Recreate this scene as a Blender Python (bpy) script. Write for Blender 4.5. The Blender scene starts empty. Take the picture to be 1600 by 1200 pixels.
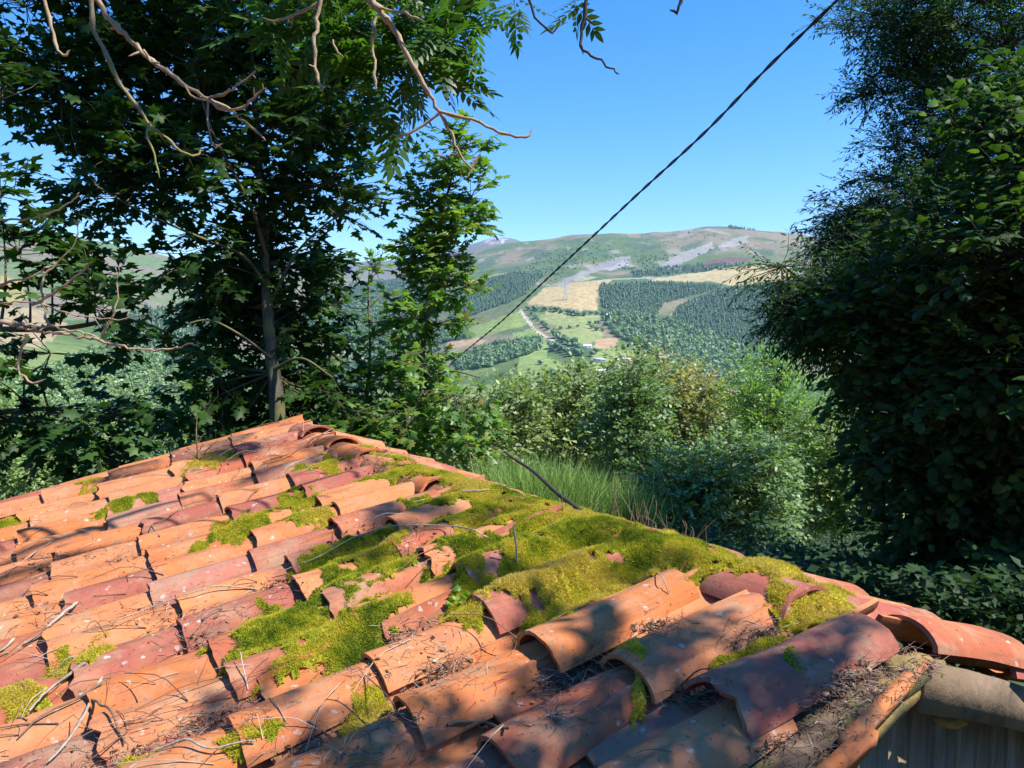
import bpy, bmesh, math, random
import numpy as np
from mathutils import Vector, Matrix
from mathutils.bvhtree import BVHTree

random.seed(7)
rng = np.random.default_rng(7)
PI = math.pi
S = bpy.context.scene
C = S.collection

# ------------------------------------------------------------------ camera
PITCH = math.atan(120 / 1200)
CP, SP = math.cos(PITCH), math.sin(PITCH)
FPX = 1200.0
cam = bpy.data.cameras.new('camera')
cam.lens = 27.0
cam.sensor_width = 36.0
cam.clip_start = 0.05
cam.clip_end = 30000
camo = bpy.data.objects.new('camera', cam)
camo.location = (0, 0, 0)
camo.rotation_euler = (PI / 2 - PITCH, 0, 0)
C.objects.link(camo)
S.camera = camo

# ------------------------------------------------------------------ sky, sun, exposure
SUN_AZ = math.radians(105)      # clockwise from the view direction (+Y)
SUN_EL = math.radians(54)
world = bpy.data.worlds.new('World')
S.world = world
world.use_nodes = True
wn = world.node_tree.nodes
wl = world.node_tree.links
wn.clear()
sky = wn.new('ShaderNodeTexSky')
sky.sky_type = 'NISHITA'
sky.sun_disc = False
sky.sun_elevation = SUN_EL
sky.sun_rotation = SUN_AZ
sky.altitude = 700
sky.air_density = 1.0
sky.dust_density = 0.05
sky.ozone_density = 3.0
hs = wn.new('ShaderNodeHueSaturation')
hs.inputs['Saturation'].default_value = 1.38
bg = wn.new('ShaderNodeBackground')
bg.inputs['Strength'].default_value = 0.12
wo = wn.new('ShaderNodeOutputWorld')
wl.new(sky.outputs[0], hs.inputs['Color'])
wb_ = wn.new('ShaderNodeMix')
wb_.data_type = 'RGBA'
wb_.blend_type = 'MULTIPLY'
wb_.inputs[0].default_value = 1
wb_.inputs[7].default_value = (.90, 1.0, 1.20, 1)
wl.new(hs.outputs[0], wb_.inputs[6])
wl.new(wb_.outputs[2], bg.inputs[0])
wl.new(bg.outputs[0], wo.inputs[0])
SUN = Vector((math.cos(SUN_EL) * math.sin(SUN_AZ), math.cos(SUN_EL) * math.cos(SUN_AZ), math.sin(SUN_EL)))
sl = bpy.data.lights.new('sun', 'SUN')
sl.energy = 4.9
sl.angle = math.radians(0.53)
sl.color = (1.0, 0.95, 0.88)
so = bpy.data.objects.new('sun', sl)
so.rotation_euler = SUN.to_track_quat('Z', 'Y').to_euler()
so.location = SUN * 50
C.objects.link(so)
S.view_settings.view_transform = 'Standard'
S.view_settings.look = 'None'
S.view_settings.exposure = 0.92
S.view_settings.gamma = 1.0
S.view_settings.use_curve_mapping = False
S.render.engine = 'CYCLES'
S.cycles.max_bounces = 8
S.cycles.diffuse_bounces = 3
S.cycles.glossy_bounces = 2
S.cycles.transmission_bounces = 4
S.cycles.volume_bounces = 0
S.cycles.transparent_max_bounces = 8
S.cycles.use_denoising = True
try:
    S.cycles.denoiser = 'OPENIMAGEDENOISE'
    S.cycles.denoising_input_passes = 'RGB_ALBEDO_NORMAL'
    S.cycles.denoising_prefilter = 'ACCURATE'
except Exception:
    pass


# ------------------------------------------------------------------ helpers
def at(u, v, d):
    """world point at photograph coordinates (1600x1200), d metres in front"""
    X = (u - 800) / FPX * d
    Y = (600 - v) / FPX * d
    return np.array((X, d * CP + Y * SP, Y * CP - d * SP))


def proj(P):
    P = np.asarray(P, float)
    cz = P[..., 1] * CP - P[..., 2] * SP
    cy = P[..., 2] * CP + P[..., 1] * SP
    cz = np.where(np.abs(cz) < 1e-6, 1e-6, cz)
    return 800 + FPX * P[..., 0] / cz, 600 - FPX * cy / cz, cz


def _hash(ix, iy, iz, seed):
    n = (ix.astype(np.int64) * 73856093) ^ (iy.astype(np.int64) * 19349663) ^ (iz.astype(np.int64) * 83492791) ^ (seed * 2654435761)
    n = (n ^ (n >> 13)) * 1274126177
    n = (n ^ (n >> 16)) & 0xFFFFFF
    return n / float(0xFFFFFF)


def vnoise(P, f=1.0, seed=0):
    P = np.asarray(P, float) * f
    i = np.floor(P).astype(np.int64)
    w = P - i
    w = w * w * (3 - 2 * w)
    r = 0
    for a in (0, 1):
        for b in (0, 1):
            for c in (0, 1):
                h = _hash(i[..., 0] + a, i[..., 1] + b, i[..., 2] + c, seed)
                r = r + h * (w[..., 0] if a else 1 - w[..., 0]) * (w[..., 1] if b else 1 - w[..., 1]) * (w[..., 2] if c else 1 - w[..., 2])
    return r


def fbm(P, f=1.0, o=4, seed=0):
    s, a, t = 0, 1.0, 0
    for k in range(o):
        s = s + a * vnoise(P, f * 2 ** k, seed + 11 * k)
        t += a
        a *= 0.5
    return s / t


def nmesh(name, V, F, mats=None, smooth=False, attrs=None, midx=None):
    """V (n,3); F (m,k) array or list of arrays of faces"""
    me = bpy.data.meshes.new(name)
    V = np.asarray(V, np.float32)
    if not isinstance(F, list):
        F = [F]
    F = [np.asarray(f, np.int32) for f in F if len(f)]
    me.vertices.add(len(V))
    me.vertices.foreach_set('co', V.ravel())
    loops = np.concatenate([f.ravel() for f in F])
    cnt = np.concatenate([np.full(len(f), f.shape[1], np.int32) for f in F])
    st = np.concatenate([[0], np.cumsum(cnt)[:-1]]).astype(np.int32)
    me.loops.add(len(loops))
    me.loops.foreach_set('vertex_index', loops)
    me.polygons.add(len(cnt))
    me.polygons.foreach_set('loop_start', st)
    me.polygons.foreach_set('loop_total', cnt)
    if smooth:
        me.polygons.foreach_set('use_smooth', np.ones(len(cnt), bool))
    if midx is not None:
        me.polygons.foreach_set('material_index', np.asarray(midx, np.int32))
    for k, a in (attrs or {}).items():
        a = np.asarray(a, np.float32)
        if a.ndim == 1:
            at_ = me.attributes.new(k, 'FLOAT', 'POINT')
            at_.data.foreach_set('value', a)
        else:
            at_ = me.attributes.new(k, 'FLOAT_COLOR', 'POINT')
            if a.shape[1] == 3:
                a = np.hstack([a, np.ones((len(a), 1), np.float32)])
            at_.data.foreach_set('color', a.ravel())
    me.update(calc_edges=True)
    for m in (mats if isinstance(mats, (list, tuple)) else [mats]):
        if m:
            me.materials.append(m)
    return me


def link(name, me, parent=None, kind=None, label=None, cat=None, group=None):
    o = bpy.data.objects.new(name, me)
    C.objects.link(o)
    if parent:
        o.parent = parent
    if kind:
        o['kind'] = kind
    if label:
        o['label'] = label
    if cat:
        o['category'] = cat
    if group:
        o['group'] = group
    return o


def thing(name, label, cat, loc=(0, 0, 0), group=None):
    o = bpy.data.objects.new(name, None)
    o.empty_display_size = 0.2
    C.objects.link(o)
    o.location = loc
    o['label'] = label
    o['category'] = cat
    if group:
        o['group'] = group
    return o


def keep(ch, root):
    """child coordinates are world ones: undo the root's own place"""
    ch.matrix_parent_inverse = Matrix.Translation(root.location).inverted()


def tube(pts, radii, n=6, cap=True):
    P = np.asarray(pts, float)
    m = len(P)
    R = np.asarray(radii, float) * np.ones(m)
    T = np.gradient(P, axis=0)
    T /= np.linalg.norm(T, axis=1)[:, None] + 1e-9
    ref = np.array((0, 0, 1.0)) if abs(T[0, 2]) < 0.9 else np.array((1.0, 0, 0))
    V = []
    for i in range(m):
        a = np.cross(T[i], ref)
        a /= np.linalg.norm(a) + 1e-9
        b = np.cross(T[i], a)
        ref = np.cross(a, T[i])
        ang = np.arange(n) * 2 * PI / n
        V.append(P[i] + R[i] * (np.cos(ang)[:, None] * a + np.sin(ang)[:, None] * b))
    V = np.concatenate(V)
    i = np.arange(m - 1)[:, None] * n
    j = np.arange(n)[None, :]
    j2 = (j + 1) % n
    F = np.stack([i + j, i + j2, i + n + j2, i + n + j], -1).reshape(-1, 4)
    return V, F


class Bag:
    def __init__(s):
        s.V, s.Q, s.T, s.n, s.A = [], [], [], 0, []

    def add(s, V, F, a=None):
        F = np.asarray(F) + s.n
        (s.Q if F.shape[1] == 4 else s.T).append(F)
        s.V.append(V)
        s.n += len(V)
        s.A.append(np.full(len(V), random.random() if a is None else a))

    def mesh(s, name, mat, smooth=True):
        L = []
        if s.Q:
            L.append(np.concatenate(s.Q))
        if s.T:
            L.append(np.concatenate(s.T))
        return nmesh(name, np.concatenate(s.V), L, mat, smooth, {'rnd': np.concatenate(s.A)})


def spline(pts, n):
    """Catmull-Rom through pts"""
    P = np.asarray(pts, float)
    if len(P) < 3:
        t = np.linspace(0, 1, n)[:, None]
        return P[0] * (1 - t) + P[-1] * t
    Q = np.vstack([2 * P[0] - P[1], P, 2 * P[-1] - P[-2]])
    out = []
    m = len(P) - 1
    for x in np.linspace(0, m, n):
        i = min(int(x), m - 1)
        t = x - i
        a, b, c, d = Q[i], Q[i + 1], Q[i + 2], Q[i + 3]
        out.append(0.5 * (2 * b + (c - a) * t + (2 * a - 5 * b + 4 * c - d) * t * t + (3 * b - a - 3 * c + d) * t ** 3))
    return np.array(out)


# ------------------------------------------------------------------ materials
def M(name):
    m = bpy.data.materials.new(name)
    m.use_nodes = True
    nt = m.node_tree
    b = nt.nodes['Principled BSDF']
    return m, nt, b


def N(nt, typ, **kw):
    n = nt.nodes.new(typ)
    for k, v in kw.items():
        if k in n.inputs.keys() if isinstance(k, str) else False:
            n.inputs[k].default_value = v
        else:
            setattr(n, k, v)
    return n


def ramp(nt, fac, stops, interp='LINEAR'):
    r = nt.nodes.new('ShaderNodeValToRGB')
    r.color_ramp.interpolation = interp
    e = r.color_ramp.elements
    while len(e) < len(stops):
        e.new(0.5)
    for i, (p, c) in enumerate(stops):
        e[i].position = p
        e[i].color = (*c, 1) if len(c) == 3 else c
    nt.links.new(fac, r.inputs[0])
    return r.outputs[0]


def mix(nt, fac, a, b, mode='MIX'):
    n = nt.nodes.new('ShaderNodeMix')
    n.data_type = 'RGBA'
    n.blend_type = mode
    for s, k in ((fac, 0), (a, 6), (b, 7)):
        if isinstance(s, (int, float)):
            n.inputs[k].default_value = s
        elif isinstance(s, tuple):
            n.inputs[k].default_value = (*s, 1)
        else:
            nt.links.new(s, n.inputs[k])
    return n.outputs[2]


def noise(nt, vec, scale, detail=4, rough=0.55, dist=0.0):
    n = nt.nodes.new('ShaderNodeTexNoise')
    n.inputs['Scale'].default_value = scale
    n.inputs['Detail'].default_value = detail
    n.inputs['Roughness'].default_value = rough
    n.inputs['Distortion'].default_value = dist
    if vec is not None:
        nt.links.new(vec, n.inputs['Vector'])
    return n.outputs['Fac']


def leaf_mat(name, cols, trans=0.32, tcol=None, rough=0.42, spec=0.45):
    """cols: dark..light stops over the per-leaf random number"""
    m, nt, b = M(name)
    a = nt.nodes.new('ShaderNodeAttribute')
    a.attribute_name = 'rnd'
    c = ramp(nt, a.outputs['Fac'], [(i / (len(cols) - 1), c) for i, c in enumerate(cols)])
    nt.links.new(c, b.inputs['Base Color'])
    b.inputs['Roughness'].default_value = rough
    b.inputs['Specular IOR Level'].default_value = spec
    t = nt.nodes.new('ShaderNodeBsdfTranslucent')
    tc = mix(nt, 1.0, c, tcol or (1.9, 2.0, 0.7), 'MULTIPLY')
    nt.links.new(tc, t.inputs['Color'])
    ms = nt.nodes.new('ShaderNodeMixShader')
    ms.inputs[0].default_value = trans
    nt.links.new(b.outputs[0], ms.inputs[1])
    nt.links.new(t.outputs[0], ms.inputs[2])
    nt.links.new(ms.outputs[0], nt.nodes['Material Output'].inputs[0])
    return m


def bark_mat(name, c1, c2, moss=None, scale=14):
    m, nt, b = M(name)
    tc = nt.nodes.new('ShaderNodeTexCoord')
    f = noise(nt, tc.outputs['Object'], scale, 6, 0.65)
    c = ramp(nt, f, [(0.3, c1), (0.7, c2)])
    if moss:
        f2 = noise(nt, tc.outputs['Object'], scale * 0.3, 4, 0.6)
        c = mix(nt, ramp(nt, f2, [(0.45, (0, 0, 0)), (0.6, (1, 1, 1))]), c, moss)
    nt.links.new(c, b.inputs['Base Color'])
    b.inputs['Roughness'].default_value = 0.85
    bp = nt.nodes.new('ShaderNodeBump')
    bp.inputs['Strength'].default_value = 0.5
    bp.inputs['Distance'].default_value = 0.01
    nt.links.new(noise(nt, tc.outputs['Object'], scale * 4, 5, 0.7), bp.inputs['Height'])
    nt.links.new(bp.outputs[0], b.inputs['Normal'])
    return m


MAT = {}
MAT['maple'] = leaf_mat('maple_leaf', [(.014, .040, .008), (.024, .064, .011), (.036, .092, .015), (.075, .15, .024)], 0.27, spec=.25, rough=.5)
MAT['sapling'] = leaf_mat('sapling_leaf', [(.045, .11, .02), (.075, .17, .03), (.11, .22, .038), (.17, .28, .05), (.26, .16, .06)], 0.40)
MAT['ash'] = leaf_mat('ash_leaf', [(.035, .08, .016), (.05, .12, .02), (.08, .17, .025)], 0.40)
MAT['rash'] = leaf_mat('narrow_leaf', [(.02, .055, .018), (.035, .085, .024), (.06, .13, .03)], 0.32, rough=.6, spec=.2)
MAT['hazel'] = leaf_mat('hazel_leaf', [(.014, .04, .010), (.024, .062, .013), (.042, .10, .018), (.11, .22, .032)], 0.32, rough=.6, spec=.2)
MAT['grey'] = leaf_mat('grey_green_leaf', [(.11, .165, .06), (.18, .25, .09), (.27, .34, .14), (.36, .41, .20)], 0.3)
MAT['brown'] = leaf_mat('rusty_green_leaf', [(.15, .20, .075), (.25, .28, .11), (.34, .33, .15), (.42, .28, .14)], 0.3)
MAT['bluegreen'] = leaf_mat('blue_green_leaf', [(.09, .17, .06), (.16, .26, .10), (.27, .37, .17)], 0.3)
MAT['bright'] = leaf_mat('fresh_green_leaf', [(.10, .22, .035), (.19, .34, .055), (.30, .46, .09)], 0.36)
MAT['pale'] = leaf_mat('pale_green_leaf', [(.16, .24, .085), (.22, .31, .11), (.30, .39, .15)], 0.3)
MAT['lime'] = leaf_mat('lime_green_leaf', [(.13, .25, .03), (.2, .34, .045), (.28, .42, .06)], 0.38)
MAT['broom'] = leaf_mat('broom_stem', [(.07, .15, .035), (.16, .29, .07), (.28, .42, .12), (.42, .50, .17)], 0.2)
MAT['under'] = leaf_mat('bramble_leaf', [(.015, .04, .014), (.025, .062, .02), (.045, .095, .03)], 0.25, spec=.2, rough=.6)
MAT['bark'] = bark_mat('smooth_bark', (.065, .05, .033), (.17, .135, .085), (.14, .14, .045))
MAT['twig'] = bark_mat('twig_bark', (.28, .18, .10), (.50, .37, .23), None, 30)
MAT['twigmoss'] = bark_mat('lichened_twig', (.20, .15, .08), (.34, .27, .17), (.25, .24, .06), 24)
MAT['darkbark'] = bark_mat('dark_bark', (.025, .02, .015), (.06, .05, .035))
MAT['stick'] = bark_mat('dry_stick', (.28, .22, .16), (.5, .42, .33), None, 40)
MAT['rotstick'] = bark_mat('brown_stick', (.14, .08, .05), (.30, .19, .12), None, 40)


# ------------------------------------------------------------------ leaf templates (base at origin, +y tip, +z up)
def fan(outline, cz, drop=0.08):
    O = np.array([(x, y, -drop * abs(x) * 2 - drop * (y ** 2)) for x, y in outline])
    cy = 0.36
    V = np.vstack([[(0, cy, cz)], O])
    n = len(O)
    T = np.array([(0, 1 + i, 1 + (i + 1) % n) for i in range(n)])
    return V, T


_mr = [(0, .04), (.22, -.1), (.46, .06), (.29, .24), (.60, .56), (.22, .60)]
MAPLE = fan(_mr + [(0, 1.0)] + [(-x, y) for x, y in _mr[:0:-1]], 0.05)
_hr = [(0, .03), (.24, -.03), (.43, .14), (.40, .3), (.48, .42), (.38, .6), (.36, .74), (.16, .84)]
HAZEL = fan(_hr + [(0, 1.06)] + [(-x, y) for x, y in _hr[:0:-1]], 0.07, 0.14)
LANCE = (np.array([(0, 0, 0), (.15, .35, .03), (.10, .7, 0.0), (0, 1, -.06), (-.10, .7, 0), (-.15, .35, .03)]),
         np.array([(0, 1, 5), (1, 2, 4), (1, 4, 5), (2, 3, 4)]))
RHOMB = (np.array([(0, 0, 0), (.36, .5, .08), (0, 1, -.05), (-.36, .5, .08)]), np.array([(0, 1, 2), (0, 2, 3)]))


def ash_compound():
    V, T = [], []
    n = 0
    lv, lt = LANCE
    items = []
    for k in range(5):
        y = 0.28 + 0.15 * k
        for s in (-1, 1):
            items.append((y, s * math.radians(58 - k * 4), 0.34 - 0.02 * abs(k - 2)))
    items.append((0.93, 0, 0.36))
    for y, a, L in items:
        R = np.array([[math.cos(a), math.sin(a), 0], [-math.sin(a), math.cos(a), 0], [0, 0, 1]])
        P = (lv * L * np.array([1.25, 1, 1])) @ R + np.array((0, y, -0.12 * y * y))
        P[:, 2] -= 0.12 * np.abs(P[:, 0])
        V.append(P)
        T.append(lt + n)
        n += len(P)
    # rachis
    P = np.array([(-.006, 0, 0), (.006, 0, 0), (.004, .95, -.11), (-.004, .95, -.11)])
    V.append(P)
    T.append(np.array([(0, 1, 2), (0, 2, 3)]) + n)
    return np.concatenate(V), np.concatenate(T)


ASHLEAF = ash_compound()


def frames(d, n):
    d = d / (np.linalg.norm(d, axis=1)[:, None] + 1e-9)
    x = np.cross(d, n)
    x /= np.linalg.norm(x, axis=1)[:, None] + 1e-9
    z = np.cross(x, d)
    return np.stack([x, d, z], 2)     # columns


def cloud(tmpl, P, R, sz, rnd, name, mat):
    TV, TT = tmpl
    k = len(TV)
    V = np.einsum('nij,kj->nki', R, TV) * sz[:, None, None] + P[:, None, :]
    F = (TT[None] + (np.arange(len(P)) * k)[:, None, None]).reshape(-1, 3)
    return nmesh(name, V.reshape(-1, 3), F, mat, False, {'rnd': np.repeat(rnd, k)})


def unit(v):
    return v / (np.linalg.norm(v, axis=-1, keepdims=True) + 1e-9)


def sprays(base, dirs, L, nl, lsz, droop=0.25, spread=1.0, flat=0.8, back=0.0):
    """leaves along twigs: returns leaf positions, directions, normals, sizes"""
    n = len(base)
    a = (np.arange(nl) + 0.6) / nl
    side = np.where(np.arange(nl) % 2 == 0, 1, -1)
    up = np.array((0, 0, 1.0))
    d = unit(dirs)
    sd = unit(np.cross(d, up) + 1e-3)
    # twist the spray about its twig
    tw = rng.normal(0, 1 - flat, n)
    sn = np.cross(sd, d)
    sd2 = sd * np.cos(tw)[:, None] + sn * np.sin(tw)[:, None]
    P = base[:, None] + d[:, None] * (a[None, :, None] * L[:, None, None])
    P[..., 2] -= droop * (a[None] ** 2) * L[:, None] * 0.6
    ang = np.radians(62) * (1 - 0.6 * a ** 3) * spread
    D = d[:, None] * np.cos(ang)[None, :, None] + sd2[:, None] * (side * np.sin(ang))[None, :, None]
    D = D + rng.normal(0, 0.22, D.shape)
    D[..., 2] -= droop
    Nn = up + rng.normal(0, 0.42, D.shape) + back * (-d[:, None])
    sz = lsz * rng.uniform(0.6, 1.15, (n, nl))
    P = P + unit(D) * (0.25 * lsz)
    return P.reshape(-1, 3), unit(D).reshape(-1, 3), Nn.reshape(-1, 3), sz.ravel()


def build_tree(name, label, cat, trunk, trad, blobs, tmpl, lsz, mat, bark, limbs=(), spr=14, crad=0.7, slen=0.45, nl=8,
               individual=0, droop=0.25, group=None, flat=0.8, twigs=True, outward=0.6, kz=0.75, rndbias=None, limbparts=True):
    """blobs: (centre, (rx,ry,rz), clusters)"""
    T = np.asarray(trunk, float)
    root = thing(name, label, cat, tuple(T[0]), group)
    tp = spline(T, max(8, len(T) * 4))
    rr = np.interp(np.linspace(0, 1, len(tp)), np.linspace(0, 1, len(trad)), trad)
    V, F = tube(tp, rr, 8 if trad[0] > 0.05 else 6)
    V = V + (vnoise(V, 9, 3)[:, None] - 0.5) * rr.max() * 0.25
    keep(link('trunk', nmesh('trunk', V, F, bark, True), root), root)
    nodes = [tp[len(tp) // 5:]]
    nrad = [rr[len(tp) // 5:]]
    for pts, r0, r1 in limbs:
        lp = spline(np.asarray(pts, float), len(pts) * 5)
        lr = np.linspace(r0, r1, len(lp))
        V, F = tube(lp, lr, 6)
        if limbparts:
            keep(link('branch', nmesh('branch', V, F, bark, True), root), root)
        nodes.append(lp)
        nrad.append(lr)
    nodes = np.concatenate(nodes)
    nrad = np.concatenate(nrad)
    tw = Bag()
    LP, LD, LN, LS = [], [], [], []
    allc = np.mean([b[0] for b in blobs], axis=0)
    for bi, (c, rad, nc) in enumerate(blobs):
        c = np.asarray(c, float)
        rad = np.asarray(rad, float)
        q = unit(rng.normal(0, 1, (nc, 3))) * (rng.uniform(0.08, 1, (nc, 1)) ** 0.42)
        cc = c + q * rad
        for j in range(nc):
            p = cc[j]
            # attach a branch to the nearest limb node that is lower
            dv = nodes - p
            dist = np.linalg.norm(dv, axis=1) + np.maximum(0, dv[:, 2] + 0.15 * np.linalg.norm(dv[:, :2], axis=1)) * 3
            k = int(np.argmin(dist))
            a0 = nodes[k]
            L = np.linalg.norm(p - a0)
            if twigs:
                mid = (a0 + p) / 2 + np.array((0, 0, -0.08 * L)) + rng.normal(0, 0.06 * L, 3)
                bp = spline([a0, mid, p], 6)
                r0 = min(nrad[k] * 0.6, 0.006 + 0.010 * L)
                V, F = tube(bp, np.linspace(r0, 0.004, 6), 4)
                tw.add(V, F)
            n = max(1, int(spr * rng.uniform(0.6, 1.3)))
            dr = unit(rng.normal(0, 1, (n, 3)) * np.array((1, 1, 0.7)) + unit(p - allc + np.array((0, 0, .3))) * outward)
            off = dr * (rng.uniform(0.05, 1, (n, 1)) ** 0.6) * crad * np.array((1, 1, kz))
            base = p + off
            dirs = unit(dr + rng.normal(0, 0.35, (n, 3)) + np.array((0, 0, 0.05)))
            sL = slen * rng.uniform(0.6, 1.2, n)
            P_, D_, N_, S_ = sprays(base, dirs, sL, nl, lsz, droop, flat=flat)
            LP.append(P_)
            LD.append(D_)
            LN.append(N_)
            LS.append(S_)
            if twigs:
                for i in range(n):
                    e = base[i] + dirs[i] * sL[i]
                    e[2] -= droop * 0.6 * sL[i]
                    V, F = tube([p, base[i], (base[i] + e) / 2 + (0, 0, .08 * sL[i]), e], [.0045, .0035, .0028, .0015], 3)
                    tw.add(V, F)
    LP, LD, LN, LS = map(np.concatenate, (LP, LD, LN, LS))
    rnd = np.clip(rng.beta(2, 2.2, len(LP)) if rndbias is None else rndbias(LP), 0, 1)
    R = frames(LD, LN)
    if tw.n:
        keep(link('twigs', tw.mesh('twigs', bark), root, 'stuff'), root)
    rest = np.ones(len(LP), bool)
    if individual:
        u, v, z = proj(LP)
        vis = (u > 0) & (u < 1600) & (v > 0) & (v < 1200) & (z > 0)
        score = np.where(vis, LS / np.maximum(z, .1), 0)
        # prefer unhidden ones: nearest half of the crown
        score = score * np.where(z < np.percentile(z[vis], 55) if vis.any() else True, 1, .3)
        idx = np.argsort(-score)[:individual * 2]
        idx = rng.permutation(idx)[:individual]
        rest[idx] = False
        variants = [nmesh('leaf', tmpl[0] * (np.array((1, 1, 1)) + rng.normal(0, .08, (1, 3))), tmpl[1], mat, False,
                          {'rnd': np.full(len(tmpl[0]), (i + .5) / 8)}) for i in range(8)]
        for i in idx:
            o = bpy.data.objects.new('leaf', variants[min(7, int(rnd[i] * 8))])
            C.objects.link(o)
            o.parent = root
            m3 = R[i] * LS[i]
            mw = Matrix([[*m3[0], LP[i][0]], [*m3[1], LP[i][1]], [*m3[2], LP[i][2]], [0, 0, 0, 1]])
            o.matrix_local = Matrix.Translation(root.location).inverted() @ mw
    keep(link('foliage', cloud(tmpl, LP[rest], R[rest], LS[rest], rnd[rest], 'foliage', mat), root, 'stuff'), root)
    return root


# ------------------------------------------------------------------ terrain
ROWS = [  # distance, {u: v}
    (150, [(-900, 850), (0, 900), (400, 960), (1600, 960)]),
    (260, [(-900, 740), (0, 745), (200, 775), (450, 840), (1600, 850)]),
    (500, [(-900, 560), (0, 600), (150, 620), (300, 665), (450, 700), (650, 712), (1000, 715), (1600, 740)]),
    (800, [(-900, 470), (0, 535), (150, 560), (300, 610), (450, 650), (600, 665), (800, 655), (1000, 655), (1200, 660), (1600, 690)]),
    (1100, [(-900, 420), (0, 470), (150, 500), (300, 550), (450, 600), (600, 632), (700, 620), (800, 602), (900, 588), (1000, 590), (1100, 610), (1200, 622), (1600, 650)]),
    (1500, [(-900, 370), (0, 400), (150, 415), (300, 480), (450, 560), (600, 585), (700, 545), (800, 522), (900, 512), (1000, 515), (1100, 525), (1200, 535), (1600, 570)]),
    (1900, [(-900, 350), (0, 385), (150, 405), (300, 470), (450, 530), (600, 540), (700, 492), (800, 460), (900, 445), (1000, 447), (1100, 448), (1200, 450), (1600, 500)]),
    (2500, [(-900, 320), (0, 347), (100, 362), (200, 385), (300, 408), (450, 450), (600, 480), (700, 447), (800, 425), (900, 414), (1000, 412), (1100, 408), (1200, 408), (1300, 415), (1600, 460)]),
    (3400, [(-900, 350), (0, 365), (200, 400), (350, 430), (600, 450), (700, 408), (740, 394), (800, 382), (830, 378), (870, 371), (900, 364), (950, 361), (1000, 362), (1050, 358), (1100, 349), (1140, 350), (1200, 356), (1250, 362), (1290, 372), (1350, 390), (1600, 440)]),
    (4600, [(-900, 390), (0, 400), (350, 425), (600, 440), (700, 420), (800, 405), (1100, 392), (1600, 450)]),
    (6200, [(-900, 410), (0, 405), (350, 408), (500, 409), (560, 406), (640, 400), (700, 393), (740, 378), (775, 369), (800, 373), (825, 382), (880, 395), (1100, 410), (1600, 430)]),
    (7200, [(-900, 430), (1600, 430)]),
]
NEARZ = [(0.0, -1.62), (1.2, -1.66), (2.0, -1.95), (3.5, -2.55), (6, -3.2), (10, -4.6), (20, -9.0), (40, -19), (80, -38), (150, -60)]


def v2tan(v):
    k = (600 - v) / FPX
    return (k * CP - SP) / (CP + k * SP)


th = np.concatenate([np.linspace(-180, -44, 46)[:-1], np.linspace(-44, 44, 640), np.linspace(44, 180, 46)[1:]])
th = np.radians(th)
rad = np.concatenate([np.geomspace(0.6, 100, 60)[:-1], np.geomspace(100, 900, 70)[:-1], np.linspace(900, 3600, 190)[:-1], np.linspace(3600, 7000, 30)])
uth = 800 + FPX * np.tan(np.clip(th, -1.0, 1.0)) / 1.0
uth = np.clip(uth, -900, 1600)
cth = np.maximum(np.cos(th), 0.62)
rows_r = np.array([r for r, _ in ROWS], float)
TT_ = np.array([[v2tan(v) for v in np.interp(uth, *zip(*row))] for _, row in ROWS])          # rows x theta
Z = np.empty((len(rad), len(th)))
nz = np.interp(rad, *zip(*NEARZ))
lr = np.log(rad)
for j in range(len(th)):
    hz = TT_[:, j] * rows_r * cth[j]
    if abs(th[j]) > math.radians(75):
        hz = np.abs(hz) * 0.3 + rows_r * 0.12
    far = np.interp(lr, np.log(rows_r), hz)
    k = np.clip((rad - 90) / 60, 0, 1)
    Z[:, j] = nz * (1 - k) + far * k
# behind the viewer the slope climbs
bk = np.clip((np.abs(th) - math.radians(95)) / math.radians(50), 0, 1)[None, :]
Z = Z * (1 - bk) + (-1.6 + 0.28 * np.minimum(rad, 600))[:, None] * bk
for _ in range(4):
    Z[60:-1] = (Z[59:-2] + 2 * Z[60:-1] + Z[61:]) / 4
    Z[60:, 1:-1] = (Z[60:, :-2] + 2 * Z[60:, 1:-1] + Z[60:, 2:]) / 4
X = rad[:, None] * np.sin(th)[None]
Y = rad[:, None] * np.cos(th)[None]
P0 = np.stack([X, Y, np.zeros_like(X)], -1)
amp = np.interp(rad, [0, 30, 150, 500, 1000, 3500, 9500], [0.03, 0.3, 1.5, 5, 10, 26, 60])[:, None]
Z += amp * (fbm(P0, 1 / 420., 5, 5) - 0.5) * 1.5
Z += np.interp(rad, [0, 800, 1500, 3500], [0, 0, 3, 16])[:, None] * (np.abs(fbm(P0 * np.array((1, .45, 1)), 1 / 260., 4, 9) - 0.5) * -2 + .2)
Z += np.interp(rad, [0, 5, 50], [0.05, .12, .4])[:, None] * (fbm(P0, 0.8, 3, 2) - 0.5)
TP = np.stack([X, Y, Z], -1)
PU, PV, PZ = proj(TP)
RUNMIN = np.minimum.accumulate(np.where(rad[:, None] < 100, 1e6, PV), axis=0)


def ground(x, y):
    t = math.atan2(x, y)
    r = math.hypot(x, y)
    j = min(max(np.searchsorted(th, t), 1), len(th) - 1)
    i = min(max(np.searchsorted(rad, r), 1), len(rad) - 1)
    a = (t - th[j - 1]) / (th[j] - th[j - 1])
    b = min(max((r - rad[i - 1]) / (rad[i] - rad[i - 1]), 0), 1)
    return (Z[i - 1, j - 1] * (1 - a) + Z[i - 1, j] * a) * (1 - b) + (Z[i, j - 1] * (1 - a) + Z[i, j] * a) * b


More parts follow.
